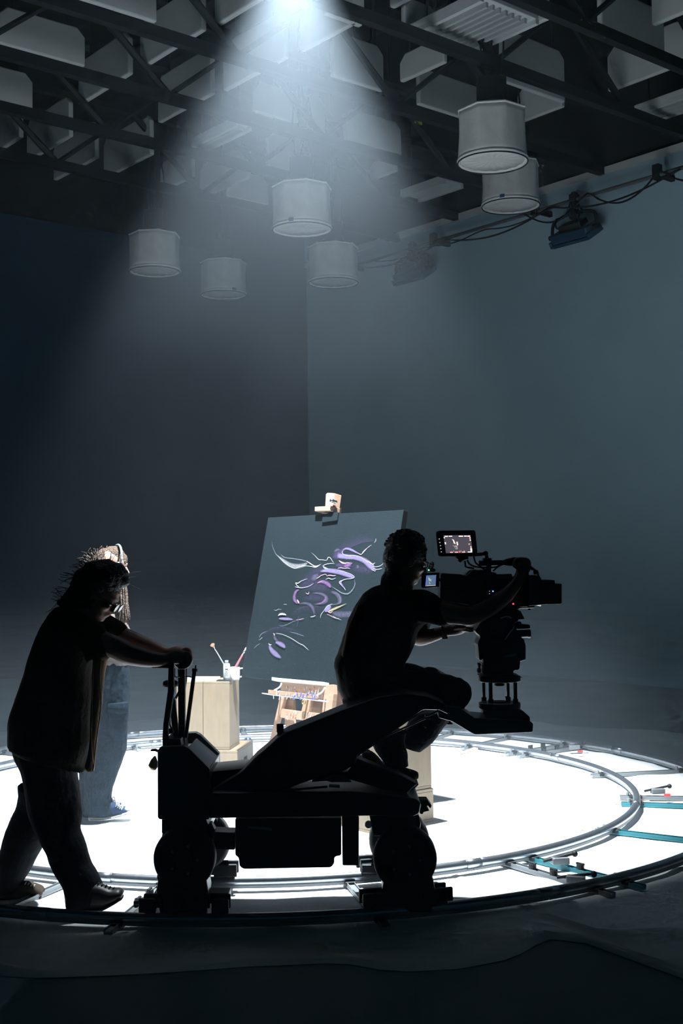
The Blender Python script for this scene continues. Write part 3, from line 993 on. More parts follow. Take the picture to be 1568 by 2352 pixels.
def paint_mat(name, col, alpha=1, streak=True, edge=.5):
    """thin paint: opaque in the middle of the stroke, scraped away towards its sides and ends"""
    m = bpy.data.materials.new(name)
    m.use_nodes = True
    nt = m.node_tree
    b = nt.nodes['Principled BSDF']
    b.inputs['Base Color'].default_value = (*col, 1)
    b.inputs['Roughness'].default_value = .45
    at = nt.nodes.new('ShaderNodeAttribute'); at.attribute_name = 'st'
    sp_ = nt.nodes.new('ShaderNodeSeparateXYZ'); nt.links.new(at.outputs['Vector'], sp_.inputs[0])
    mp = nt.nodes.new('ShaderNodeMapping'); mp.inputs['Scale'].default_value = (2.0, 16, 1)
    nt.links.new(at.outputs['Vector'], mp.inputs['Vector'])
    n = nt.nodes.new('ShaderNodeTexNoise'); n.inputs['Scale'].default_value = 1.6; n.inputs['Detail'].default_value = 4
    nt.links.new(mp.outputs[0], n.inputs['Vector'])
    # profile across: z of st = coverage
    a1 = nt.nodes.new('ShaderNodeMath'); a1.operation = 'MULTIPLY_ADD'
    nt.links.new(n.outputs['Fac'], a1.inputs[0]); a1.inputs[1].default_value = 1.5 if streak else .5; a1.inputs[2].default_value = -.30 if streak else .5
    a2 = nt.nodes.new('ShaderNodeMath'); a2.operation = 'MULTIPLY'; a2.use_clamp = True
    nt.links.new(a1.outputs[0], a2.inputs[0]); nt.links.new(sp_.outputs['Z'], a2.inputs[1])
    a3 = nt.nodes.new('ShaderNodeMath'); a3.operation = 'MULTIPLY'; a3.inputs[1].default_value = alpha; a3.use_clamp = True
    nt.links.new(a2.outputs[0], a3.inputs[0])
    nt.links.new(a3.outputs[0], b.inputs['Alpha'])
    return m
PM = dict(lav=paint_mat('lavender paint', (.165, .135, .25), 1.5), lavt=paint_mat('thin lavender paint', (.13, .115, .19), .6), vio=paint_mat('deep violet paint', (.055, .042, .10), .9),
          vt=paint_mat('thin violet glaze', (.050, .045, .085), .6), mag=paint_mat('magenta paint', (.17, .085, .20), 1.1), pk=paint_mat('pink paint edge', (.42, .25, .30), 1.3, False),
          wh=paint_mat('white paint', (.42, .42, .47), 1.3, False), wt=paint_mat('thin white paint', (.22, .24, .29), .75), grn=paint_mat('pale green paint', (.28, .35, .27), 1.1, False),
          yel=paint_mat('ochre paint', (.33, .28, .17), 1.2), gry=paint_mat('grey white paint', (.22, .23, .235), 1.1))
Z8 = Fr(580, 1120, 4.126)
nstroke = [0]
def stroke(kind, pts, wd, fade=.25, side=0):
    """pts read on the photograph, laid on the canvas as a thin skin of paint; wd: widths in crop pixels"""
    nstroke[0] += 1
    off = .0010 + nstroke[0] * .00006
    if kind in ('lav', 'mag', 'lavt'): wd = wd * 1.2 if isinstance(wd, (int, float)) else [q * 1.2 for q in wd]
    if kind in ('wh', 'pk', 'wt'): wd = wd * .72 if isinstance(wd, (int, float)) else [q * .72 for q in wd]
    P = catmull([tuple(map(float, q)) for q in pts], 8)
    if isinstance(wd, (int, float)): wd = [wd * .3] + [wd] * (len(pts) - 2) + [wd * .25]
    Wd = [q[0] for q in catmull([(float(a_), 0.0) for a_ in wd], 8)]
    bm = NB()
    lay = bm.verts.layers.float_vector.new('st')
    rows = []
    n = len(P)
    L = 0
    for i in range(n):
        a_, b_ = P[max(i - 1, 0)], P[min(i + 1, n - 1)]
        dx, dy = b_[0] - a_[0], b_[1] - a_[1]
        ln = math.hypot(dx, dy) or 1
        nx, ny = -dy / ln, dx / ln
        if i: L += math.hypot(P[i][0] - P[i - 1][0], P[i][1] - P[i - 1][1])
        row = []
        for j in range(7):
            f = (j - 3) / 3
            w_ = max(Wd[i], .8) / 2
            v = bm.verts.new(onplane(*Z8(P[i][0] + nx * f * w_, P[i][1] + ny * f * w_), off))
            c = 1 - abs(f) ** 2 if side == 0 else (.5 + .5 * f * side) ** 1.2
            u = i / (n - 1)
            e_ = min(1, u / fade if fade else 1) * min(1, (1 - u) / fade if fade else 1)
            v[lay] = Vector((L / 40, f, c * max(0, e_) ** .7 * 1.6))
            row.append(v)
        rows.append(row)
    for i in range(n - 1):
        for j in range(6):
            bm.faces.new((rows[i][j], rows[i][j + 1], rows[i + 1][j + 1], rows[i + 1][j]))
    me = bpy.data.meshes.new('paint_stroke')
    bmesh.ops.translate(bm, verts=bm.verts[:], vec=-BL)
    bm.to_mesh(me); bm.free()
    me.materials.append(PM[kind])
    for q in me.polygons: q.use_smooth = True
    o = bpy.data.objects.new('paint_stroke', me)
    link(o, cvs)
    return o
# broad soft glazes first
stroke('vt', [(740, 650), (860, 540), (1000, 480), (1110, 480), (1165, 500)], [60, 120, 110, 70, 30], .2, 1)
stroke('vt', [(420, 940), (520, 880), (620, 790), (680, 740)], [60, 120, 110, 60], .3)
stroke('vt', [(450, 960), (560, 930), (660, 930), (740, 960)], [60, 130, 150, 80], .3)
stroke('vt', [(470, 1060), (560, 1040), (640, 1040), (700, 1050)], [50, 90, 90, 50], .3)
stroke('vt', [(920, 760), (1010, 770), (1100, 790), (1150, 790)], [60, 100, 70, 30], .3)
stroke('vt', [(360, 1210), (480, 1160), (600, 1150), (700, 1160)], [30, 70, 60, 40], .3, -1)
stroke('lavt', [(740, 1180), (820, 1200), (900, 1200), (1000, 1190)], [30, 60, 55, 50], .25)
stroke('vt', [(80, 1420), (160, 1370), (270, 1345), (400, 1370), (490, 1410)], [20, 50, 60, 40, 12], .3, -1)
# the upper body
stroke('wt', [(180, 500), (190, 560), (220, 630), (240, 655)], [3, 6, 10, 6], .3)
stroke('gry', [(225, 635), (290, 690), (350, 730), (410, 745), (480, 735), (520, 710)], [8, 34, 48, 54, 40, 20], .15)
stroke('wt', [(260, 625), (300, 660), (380, 672), (460, 685), (520, 700)], [4, 14, 14, 16, 20], .15)
stroke('wh', [(222, 628), (280, 690), (340, 738), (400, 765), (450, 748), (510, 742), (560, 748), (600, 752), (650, 722)], [3, 5, 6, 8, 8, 6, 10, 16, 5], .1)
stroke('wh', [(510, 695), (540, 715), (570, 735), (600, 745), (625, 735)], [6, 14, 12, 14, 6], .1)
stroke('wh', [(552, 612), (590, 645), (625, 680), (660, 684), (700, 688), (715, 662), (735, 665), (755, 695), (768, 715)], [2, 4, 9, 7, 6, 9, 8, 6, 3], .1)
stroke('lavt', [(770, 610), (800, 590), (830, 590)], [14, 24, 10], .3)
stroke('vio', [(770, 680), (800, 640), (840, 610), (860, 580)], [40, 80, 60, 20], .2)
stroke('lav', [(850, 600), (870, 582), (900, 578), (940, 592), (985, 615), (1020, 632)], [8, 12, 20, 22, 14, 6], .12)
stroke('wh', [(1000, 622), (1028, 632), (1060, 600), (1100, 560), (1130, 542)], [6, 10, 7, 5, 2], .1)
stroke('pk', [(1035, 618), (1070, 585), (1110, 555)], [4, 8, 3], .2)
stroke('wt', [(1168, 480), (1165, 505), (1150, 525)], [10, 18, 8], .3)
stroke('lav', [(800, 640), (850, 650), (900, 656), (960, 660), (1020, 675), (1070, 700), (1120, 745), (1160, 785)], [50, 46, 46, 44, 46, 50, 54, 20], .08)
stroke('wh', [(850, 630), (900, 642), (960, 642), (1020, 658), (1070, 690), (1095, 712)], [3, 6, 5, 5, 5, 3], .1)
stroke('wh', [(852, 600), (848, 615), (860, 632)], [4, 7, 4], .1)
for q in ([(1090, 700), (1120, 715), (1150, 735)], [(1110, 720), (1140, 722), (1160, 712)], [(1130, 745), (1170, 750), (1210, 740), (1245, 712)], [(1140, 765), (1180, 775), (1225, 765)], [(1120, 775), (1145, 785), (1160, 790), (1170, 775)]):
    stroke('wh', q, [3, 7, 6, 2][:len(q)], .1)
stroke('pk', [(1080, 690), (1110, 705), (1130, 720)], [5, 9, 4], .2)
stroke('vio', [(780, 740), (850, 735), (900, 740), (940, 745)], [30, 70, 60, 20], .15)
stroke('mag', [(860, 750), (900, 735), (935, 715), (940, 710)], [14, 34, 22, 6], .15)
stroke('pk', [(815, 690), (840, 705), (870, 715), (900, 712), (925, 715)], [8, 18, 14, 12, 6], .1)
stroke('wh', [(825, 700), (850, 715), (885, 720)], [5, 12, 6], .1)
stroke('pk', [(805, 765), (835, 760), (870, 765), (900, 762), (925, 768)], [6, 12, 8, 10, 4], .1)
stroke('lavt', [(985, 735), (998, 750), (985, 765)], [10, 20, 10], .2)
stroke('vt', [(1050, 755), (1070, 780), (1060, 800)], [14, 34, 16], .2)
# the middle body
stroke('wh', [(660, 745), (690, 728), (740, 718), (780, 722)], [4, 8, 6, 3], .2)
stroke('grn', [(670, 745), (700, 765), (740, 775)], [6, 12, 5], .2)
stroke('wh', [(665, 740), (680, 765), (720, 775), (760, 778)], [4, 7, 6, 3], .15)
stroke('lav', [(640, 795), (700, 785), (760, 790), (820, 800), (880, 820), (930, 840), (958, 850)], [16, 36, 44, 46, 44, 34, 14], .1)
stroke('wh', [(800, 782), (860, 796), (920, 815), (955, 835), (960, 852), (930, 862), (890, 865), (850, 878), (822, 895), (840, 925), (870, 955), (880, 975)], [2, 4, 5, 6, 8, 6, 7, 9, 10, 9, 9, 4], .06)
stroke('lav', [(850, 880), (835, 900), (850, 930), (875, 955)], [6, 14, 14, 6], .15)
stroke('wt', [(962, 860), (968, 920), (940, 975), (900, 1005), (850, 1000), (800, 970), (740, 930)], [5, 12, 16, 22, 20, 14, 8], .15)
stroke('lavt', [(620, 820), (590, 850), (560, 880)], [20, 50, 30], .3)
stroke('pk', [(600, 865), (625, 850), (650, 832), (690, 820), (700, 835)], [4, 10, 9, 8, 5], .1)
stroke('pk', [(700, 838), (730, 830), (765, 835), (790, 828)], [5, 12, 11, 5], .1)
stroke('wh', [(690, 870), (720, 858), (750, 868), (790, 855)], [3, 9, 8, 3], .1)
stroke('wh', [(405, 900), (430, 905), (460, 885), (520, 862)], [8, 14, 7, 3], .1)
stroke('wh', [(398, 938), (430, 945), (470, 948), (530, 935), (580, 905)], [3, 10, 8, 6, 3], .12)
stroke('wh', [(405, 900), (418, 925), (440, 940)], [5, 9, 5], .1)
stroke('mag', [(610, 905), (650, 892), (690, 900), (725, 925), (738, 950)], [8, 26, 34, 34, 14], .1)
stroke('pk', [(612, 905), (645, 888), (680, 885)], [3, 6, 3], .15)
stroke('mag', [(440, 965), (410, 985), (395, 1030), (400, 1070), (430, 1100)], [12, 22, 26, 28, 14], .1)
stroke('pk', [(500, 995), (525, 1008), (535, 985)], [3, 12, 3], .1)
stroke('pk', [(420, 1060), (432, 1080), (440, 1100)], [10, 22, 8], .2)
stroke('lavt', [(560, 1000), (620, 1000), (670, 1015), (700, 1045), (695, 1080), (650, 1100), (570, 1106)], [8, 18, 26, 30, 26, 16, 6], .1)
stroke('mag', [(600, 1100), (650, 1092), (690, 1060), (690, 1030)], [4, 14, 22, 10], .2)
stroke('lavt', [(740, 985), (790, 1005), (820, 1040), (825, 1080), (800, 1100)], [18, 34, 42, 38, 14], .12)
stroke('wt', [(770, 985), (815, 1015), (832, 1060), (825, 1095), (780, 1105), (730, 1110)], [3, 6, 7, 7, 8, 5], .1)
stroke('lav', [(735, 1110), (720, 1135), (700, 1160), (690, 1180)], [20, 46, 40, 16], .15)
stroke('wh', [(640, 1240), (650, 1200), (680, 1160), (710, 1120), (760, 1100)], [3, 6, 5, 6, 3], .15)
stroke('yel', [(715, 1175), (770, 1150), (840, 1120), (893, 1096)], [16, 26, 14, 2], .08)
stroke('pk', [(705, 1170), (735, 1185), (760, 1170)], [5, 12, 6], .15)
stroke('pk', [(700, 1195), (740, 1215), (780, 1235), (825, 1242)], [4, 8, 7, 3], .15)
stroke('wh', [(760, 1215), (790, 1235), (845, 1255)], [3, 6, 2], .15)
stroke('lavt', [(440, 1100), (500, 1095), (550, 1115), (575, 1160), (585, 1215)], [10, 22, 28, 24, 12], .2)
stroke('wh', [(545, 1225), (570, 1222), (598, 1212)], [4, 12, 4], .15)
# lower left body
stroke('wh', [(240, 1215), (265, 1198), (300, 1200), (320, 1210)], [8, 30, 26, 6], .2)
stroke('lav', [(245, 1240), (290, 1242), (340, 1245), (385, 1250)], [10, 26, 24, 6], .15)
stroke('pk', [(410, 1255), (450, 1248), (490, 1240)], [4, 9, 4], .15)
stroke('wt', [(240, 1300), (280, 1310), (330, 1295), (380, 1270), (430, 1255)], [4, 8, 9, 8, 4], .15)
stroke('wh', [(200, 1158), (225, 1162), (245, 1152), (275, 1157)], [2, 5, 4, 2], .1)
stroke('wh', [(293, 1106), (325, 1106)], [4, 4], .2)
stroke('vt', [(435, 1215), (430, 1270), (418, 1330)], [8, 16, 10], .2)
stroke('wt', [(60, 1425), (85, 1385), (140, 1360)], [6, 12, 5], .2)
stroke('wt', [(55, 1450), (80, 1430), (95, 1415)], [5, 16, 6], .2)
stroke('wt', [(5, 1530), (35, 1500), (70, 1475)], [3, 10, 8], .2)
stroke('pk', [(195, 1380), (205, 1390), (205, 1405)], [8, 16, 6], .15)
stroke('wh', [(215, 1380), (280, 1390), (360, 1425), (440, 1475), (480, 1495), (535, 1545)], [5, 6, 7, 8, 9, 3], .08)
stroke('lavt', [(205, 1400), (212, 1430), (240, 1460)], [14, 26, 20], .15)
stroke('lav', [(215, 1465), (250, 1475), (285, 1495), (308, 1520)], [14, 36, 40, 12], .12)
stroke('lav', [(155, 1490), (180, 1540), (220, 1580), (270, 1615)], [14, 40, 46, 14], .15)
stroke('wh', [(150, 1475), (165, 1490), (180, 1485)], [6, 14, 5], .15)
stroke('wt', [(340, 1365), (400, 1378), (460, 1398), (495, 1412)], [4, 10, 10, 3], .2)

# easel
def PE(px, py, off): return onplane(px, py, off)
eas = thing('easel', 'paint spattered beech easel with a tray, standing behind the black crane arm', 'easel', SZ(720, 1800, .01))
def plank(name, quad, off0, off1, m='beech', lab=None, bev=.002):
    """board with the given outline, between two distances from the canvas plane"""
    bm = NB()
    a_ = [bm.verts.new(onplane(x, y, off0)) for x, y in quad]
    b_ = [bm.verts.new(onplane(x, y, off0) + Nf * (off1 - off0)) for x, y in quad]
    bm.faces.new(a_); bm.faces.new(b_[::-1])
    n = len(quad)
    for i in range(n): bm.faces.new((a_[i], b_[i], b_[(i + 1) % n], a_[(i + 1) % n]))
    return put(name, bm, M[m], eas, bevel=bev, label=lab)
plank('mast', [(764, 1166), (784, 1166), (742, 1660), (716, 1660)], -.085, -.050)
plank('clamp_block', [(764, 1140), (768, 1137), (784, 1138), (778, 1180), (762, 1178)], -.05, .015)
plank('clamp_lip', [(742, 1170), (781, 1168), (779, 1179), (742, 1180)], -.05, .030)
plank('clamp_pad', [(744, 1181), (779, 1177), (776, 1196), (741, 1201)], .001, .012, 'canvas', 'dark grey clamp pad')
q = onplane(765, 1151, .03)
put('wing_bolt', cyl(NB(), q - Nf * .03, q + Nf * .02, .013, 8), M['chrome'], eas, bevel=.003)
put('wing_bolt', ball(NB(), q + Nf * .012, .017, 8), M['chrome'], eas, smooth=True)
Z3 = Fr(420, 1450, 3.92)
def pz3(name, pts, o0, o1, m='beech', lab=None): return plank(name, [Z3(x, y) for x, y in pts], o0, o1, m, lab)
pz3('canvas_ledge', [(862, 425), (1312, 466), (1312, 496), (862, 455)], .01, .06, 'whitep', 'ledge caked in white paint')
pz3('ledge_end', [(858, 424), (886, 427), (886, 456), (858, 453)], .005, .065, 'greenp', 'pale green paint on ledge end')
pz3('ledge_end', [(1300, 466), (1316, 466), (1316, 498), (1300, 496)], .005, .065, 'greenp', 'pale green paint on ledge end')
pz3('back_board', [(888, 458), (1330, 495), (1315, 615), (888, 560)], .0, .012)
# the tray stands forward of the ledge
pz3('tray_front', [(782, 528), (1220, 574), (1222, 610), (780, 565)], .17, .185, 'beech', 'tray front splashed with white and blue')
pz3('tray_bottom', [(780, 566), (1316, 630), (1316, 642), (780, 574)], .10, .17, 'whitep', 'tray bottom edge white with paint')
for a_, b_, c_ in (((886, 472), (868, 505), (822, 532)), ((1278, 508), (1250, 550), (1205, 576))):
    put('tray_bracket', tube(NB(), spline([PE(*Z3(*a_), .06), PE(*Z3(*b_), .10), PE(*Z3(*c_), .17)], 5), .006, 6), M['whitep'], eas, smooth=True)
pz3('left_leg', [(905, 590), (945, 590), (875, 840), (830, 1110), (780, 1110), (848, 832)], .02, .05)
pz3('inner_leg', [(930, 590), (1015, 600), (1020, 905), (960, 905), (935, 830)], -.02, .0)
pz3('centre_post', [(1120, 620), (1178, 626), (1160, 735), (1095, 725)], .0, .03)
pz3('cross_rail', [(905, 700), (1296, 748), (1290, 790), (1160, 812), (900, 780)], .02, .045)
pz3('right_leg', [(1320, 490), (1388, 485), (1392, 570), (1370, 740), (1290, 1000), (1230, 1000), (1285, 760), (1296, 640)], .0, .035)
pz3('rear_leg', [(1392, 500), (1440, 560), (1480, 680), (1440, 1000), (1380, 1000), (1398, 720)], -.12, -.09)
pz3('rear_leg', [(1405, 560), (1500, 690), (1560, 900), (1500, 900), (1440, 720)], -.20, -.17)
q = PE(*Z3(1088, 635), .07)
put('clamp_ring', tube(NB(), [q + U * .018 * math.cos(i * math.pi / 6) + V * .018 * math.sin(i * math.pi / 6) for i in range(12)], .005, 6, True), M['brass'], eas, smooth=True)
put('clamp_screw', cyl(NB(), q + V * .02 + U * .04, q - V * .11 + U * .035, .006, 8), M['brass'], eas)
bm = NB(); bm2 = NB(); bm3 = NB()
rs = random.Random(3)
def daub(b_, x, y, off, w_, h_):
    c = onplane(*Z3(x, y), off)
    box(b_, c, (w_, .0015, h_), RC @ Matrix.Rotation(rs.uniform(-.5, .5), 3, 'Y'))
for i in range(60): daub(bm, rs.uniform(985, 1220), rs.uniform(552, 612), .188, rs.uniform(.004, .016), rs.uniform(.004, .014)) if rs.random() < .5 else daub(bm3, rs.uniform(800, 1220), rs.uniform(540, 606), .187, rs.uniform(.003, .006), rs.uniform(.012, .034))
for i in range(26): daub(bm3, rs.uniform(900, 1300), rs.uniform(495, 600), .0140, rs.uniform(.003, .010), rs.uniform(.006, .030))
for i in range(16): daub(bm3, rs.uniform(930, 1280), rs.uniform(725, 790), .047, rs.uniform(.003, .007), rs.uniform(.008, .030))
for i in range(14): daub(bm2, rs.uniform(900, 1300), rs.uniform(500, 600), .0145, rs.uniform(.003, .007), rs.uniform(.006, .022))
for i in range(12): daub(bm2, rs.uniform(930, 1280), rs.uniform(725, 790), .0475, rs.uniform(.002, .005), rs.uniform(.004, .02))
for b_, m, l in ((bm, 'bluep', 'blue paint spatter'), (bm2, 'redp', 'red paint spatter'), (bm3, 'whitep', 'white paint spatter')):
    o = put('paint_spatter', b_, M[m], eas, label=l); o['kind'] = 'stuff'

# ------------------------------------------------------------------ camera dolly with crane arm
def pr(name, fr, pts, Y0, Y1, m, parent, bevel=.004, Ym=None, label=None):
    """solid whose outline was read at depth Ym (its near face unless given)"""
    Ym = Y0 if Ym is None else Ym
    bm = NB()
    P = [S(*fr(x, y), Ym) for x, y in pts]
    a_ = [bm.verts.new(Vector((p.x, Y0, p.z))) for p in P]
    b_ = [bm.verts.new(Vector((p.x, Y1, p.z))) for p in P]
    bm.faces.new(a_); bm.faces.new(b_[::-1])
    n = len(P)
    for i in range(n): bm.faces.new((a_[i], b_[i], b_[(i + 1) % n], a_[(i + 1) % n]))
    return put(name, bm, M[m] if isinstance(m, str) else m, parent, bevel=bevel, label=label)
def pt(name, pts, r, m, parent, n=8, smooth=True, label=None):
    return put(name, tube(NB(), pts, r, n), M[m], parent, smooth=smooth, label=label)
Z7 = Fr(320, 1480, 2.178)
ZC = Fr(320, 1480, 6.533)
dol = thing('camera_dolly', 'black camera dolly with a crane arm riding on the near side of the circular track', 'camera dolly', (S(660, 2080, 5.75).x, 5.75, .085))
YN, YF = 5.46, 6.02
pr('deck', Z7, [(355, 742), (1060, 738), (1240, 752), (1390, 775), (1410, 800), (1400, 850), (1370, 862), (1290, 858), (340, 872)], YN, YF, 'black', dol, .012)
pr('nose_bracket', Z7, [(1380, 778), (1440, 778), (1462, 808), (1455, 822), (1442, 806), (1436, 812), (1450, 832), (1420, 840), (1418, 850), (1404, 848)], 5.60, 5.68, 'blackm', dol, .002)
pr('bolt_head', Z7, [(1098, 738), (1114, 738), (1114, 756), (1098, 756)], 5.5, 5.53, 'blackm', dol, .001)
pr('battery_cover', Z7, [(357, 636), (520, 620), (559, 640), (560, 745), (357, 745)], 5.60, 5.86, 'rubber', dol, .006)
pr('electronics_box', Z7, [(478, 870), (1010, 870), (1010, 1058), (975, 1064), (975, 1098), (958, 1118), (520, 1126), (500, 1112), (495, 1066), (478, 1058)], 5.56, 5.92, 'black', dol, .01)
pr('status_display', Z7, [(538, 910), (660, 916), (664, 932), (540, 920)], 5.548, 5.558, 'grey', dol, .001, Ym=5.55)
pr('lift_column', Z7, [(1012, 860), (1098, 860), (1098, 1108), (1015, 1108)], 5.60, 5.86, 'black', dol, .006)
pr('axle_beam', Z7, [(340, 938), (478, 944), (478, 1030), (340, 1025)], 5.62, 5.74, 'black', dol, .006)
pr('suspension_arm', Z7, [(110, 870), (330, 870), (345, 905), (340, 960), (110, 950)], 5.50, 5.96, 'black', dol, .008)
pr('suspension_arm', Z7, [(1150, 856), (1400, 856), (1408, 895), (1400, 960), (1170, 960)], 5.56, 5.90, 'black', dol, .008)
# control console at the rear: two cheek plates with a sloping tray between
side = [(270, 1600), (300, 1552), (340, 1540), (670, 1528), (740, 1562), (1050, 1870), (1060, 2200), (1045, 2630), (300, 2630), (272, 2600)]
pr('cheek_plate', ZC, side, 5.47, 5.515, 'black', dol, .005)
pr('cheek_plate', ZC, side, 5.90, 5.945, 'black', dol, .005, Ym=5.47)
pr('console_body', ZC, [(300, 1720), (640, 1680), (960, 1990), (1040, 2200), (1035, 2610), (310, 2610)], 5.515, 5.90, 'blackm', dol, .004, Ym=5.5)
pr('sloping_tray', ZC, [(660, 1640), (700, 1600), (1050, 1900), (1020, 1960)], 5.515, 5.90, 'anod', dol, .003, Ym=5.5)
pr('front_lip', ZC, [(1040, 1868), (1062, 1866), (1062, 2010), (1040, 2010)], 5.50, 5.92, 'anod', dol, .003, Ym=5.5)
pr('tow_hook', ZC, [(165, 1583), (230, 1575), (272, 1596), (272, 1625), (235, 1605), (168, 1606)], 5.60, 5.63, 'blackm', dol, .002)
c_ = S(*ZC(222, 1800), 5.66)
o = put('bell_cap', tube(NB(), [c_ + Vector((.004, 0, .038)), c_ + Vector((0, 0, .02)), c_ + Vector((-.004, 0, -.006)), c_ + Vector((-.004, 0, -.026))], [.004, .015, .024, .012], 14), M['brass'], dol, smooth=True, label='dull brass cap')
# levers and steering posts
YS = 5.70
def prc(name, pts, w_, m='blackm', Y=YS, bev=.003, label=None): return pr(name, ZC, pts, Y - w_ / 2, Y + w_ / 2, m, dol, bev, Ym=Y, label=label)
prc('steering_post', [(440, 360), (520, 300), (525, 700), (470, 1050), (437, 1250), (440, 1600), (360, 1590), (350, 1420), (365, 1180), (430, 700)], .030, Y=5.62)
put('hand_grip', cyl(NB(), S(*ZC(196, 322), 5.62), S(*ZC(520, 322), 5.62), .0125, 14), M['rubber'], dol, smooth=True)
prc('centre_post', [(582, 330), (690, 330), (690, 1600), (592, 1600)], .035, Y=5.72)
prc('rear_post', [(668, 300), (718, 300), (716, 520), (680, 760), (690, 1500), (640, 1500), (650, 760)], .025, Y=5.82)
prc('slanted_link', [(470, 980), (510, 760), (545, 860), (600, 1400), (512, 1400), (480, 1150)], .02, Y=5.76)
put('cross_bar', cyl(NB(), S(*ZC(640, 318), 5.60), S(*ZC(660, 300), 5.92), .016, 14), M['rubber'], dol, smooth=True)
pt('lift_lever', [S(*ZC(695, 1400), 5.66), S(*ZC(825, 400), 5.66)], .0095, 'blackm', dol)
put('lever_cap', cyl(NB(), S(*ZC(828, 412), 5.66), S(*ZC(834, 362), 5.66), .0135, 16), M['anod'], dol, bevel=.002)
put('lever_pin', cyl(NB(), S(*ZC(840, 370), 5.66), S(*ZC(847, 312), 5.66), .0035, 8), M['blackm'], dol)
pt('lever_link', [S(*ZC(690, 480), 5.68), S(*ZC(790, 492), 5.67)], .003, 'blackm', dol, 6)
pt('cable_loop', spline([S(*ZC(530, 360), 5.64), S(*ZC(532, 470), 5.64), S(*ZC(560, 492), 5.65), S(*ZC(600, 490), 5.68)], 5), .003, 'cable', dol, 6)
c_ = S(*ZC(467, 590), 5.66)
put('steering_knob', put and lathe(NB(), c_ - Vector((0, 0, .016)), [(.020, 0), (.034, .004), (.0365, .014), (.034, .026), (.022, .032)], 28), M['rubber'], dol, smooth=True)
pt('strut', [S(*ZC(545, 810), 5.70), S(*ZC(600, 700), 5.70)], .006, 'blackm', dol, 6)
pt('brake_cable', spline([S(*ZC(470, 1000), 5.68), S(*ZC(455, 1180), 5.68), S(*ZC(480, 1260), 5.69), S(*ZC(505, 1300), 5.70)], 5), .004, 'cable', dol, 6)
prc('post_base', [(440, 1370), (662, 1370), (690, 1560), (690, 1640), (430, 1640)], .22, 'black', Y=5.72)
prc('post_clamp', [(437, 1262), (500, 1262), (515, 1330), (440, 1340)], .03, 'anod', Y=5.68)
# crane arm
arm_o = [(360, 735), (400, 705), (470, 665), (520, 630), (575, 570), (630, 525), (690, 470), (735, 440), (800, 415), (1040, 318), (1200, 262), (1330, 246), (1450, 262), (1530, 300), (1545, 352), (1500, 330), (1420, 328), (1330, 395), (1240, 455), (1165, 505), (1090, 555), (1085, 600), (1010, 640), (860, 680), (700, 735), (540, 760), (360, 760)]
pr('crane_arm', Z7, arm_o, 5.52, 5.74, 'black', dol, .010)
pr('arm_edge_strip', Z7, [(1090, 552), (1165, 500), (1242, 450), (1430, 366), (1432, 373), (1244, 458), (1168, 508), (1092, 560)], 5.505, 5.52, 'anod', dol, .001, Ym=5.51)
pt('guard_wire', [S(*Z7(1140, 520), 5.50), S(*Z7(1300, 412), 5.50), S(*Z7(1418, 330), 5.50)], .0028, 'anod', dol, 6)
pr('edge_clip', Z7, [(1427, 352), (1440, 350), (1495, 328), (1500, 336), (1445, 362), (1430, 364)], 5.50, 5.52, 'anod', dol, .001)
put('arm_stub', cyl(NB(), S(*Z7(702, 500), 5.62), S(*Z7(704, 432), 5.62), .0135, 16), M['blackm'], dol, bevel=.002)
put('arm_stub_cap', cyl(NB(), S(*Z7(704, 440), 5.62), S(*Z7(703, 398), 5.62), .0165, 16), M['rubber'], dol, bevel=.002)
pr('link_arm', Z7, [(900, 620), (960, 640), (1040, 640), (1090, 572), (1150, 596), (1290, 645), (1390, 700), (1330, 748), (1250, 735), (1150, 705), (1050, 676), (860, 690)], 5.56, 5.66, 'black', dol, .006)
pt('hydraulic_rod', [S(*Z7(695, 733), 5.50), S(*Z7(940, 712), 5.50)], .005, 'anod', dol)
pt('rod_end', [S(*Z7(948, 706), 5.50), S(*Z7(1002, 710), 5.50)], .007, 'chrome', dol)
pr('arm_gusset', Z7, [(915, 678), (965, 645), (1030, 668), (1060, 690), (960, 690)], 5.50, 5.54, 'anod', dol, .002)
pr('foot_platform', Z7, [(1085, 600), (1130, 590), (1395, 690), (1330, 752), (1290, 740)], 5.74, 6.10, 'blackm', dol, .005, Ym=5.80)
pr('seat_bracket', Z7, [(1100, 330), (1350, 290), (1420, 300), (1360, 360), (1130, 420)], 5.74, 5.86, 'blackm', dol, .004, Ym=5.8)
pr('seat', Z7, [(1010, 318), (1060, 300), (1350, 258), (1370, 285), (1050, 345)], 5.745, 6.12, 'rubber', dol, .012, Ym=5.84)
# nose plate carrying the camera riser
Z5 = Fr(980, 1380, 6.031)
pr('nose_arm', Z5, [(120, 1480), (260, 1430), (440, 1450), (470, 1480), (640, 1600), (860, 1620), (1420, 1655), (1448, 1680), (1440, 1790), (1420, 1800), (820, 1825), (650, 1832), (610, 1815), (330, 1650), (150, 1600)], 5.74, 6.00, 'anod', dol, .008, Ym=5.80)
put('nose_knob', lathe(NB(), S(*Z5(318, 1712), 5.84), [(.010, 0), (.0145, .002), (.0145, .006), (.006, .009), (.005, .022), (.005, .030)], 18), M['blackm'], dol, smooth=True)
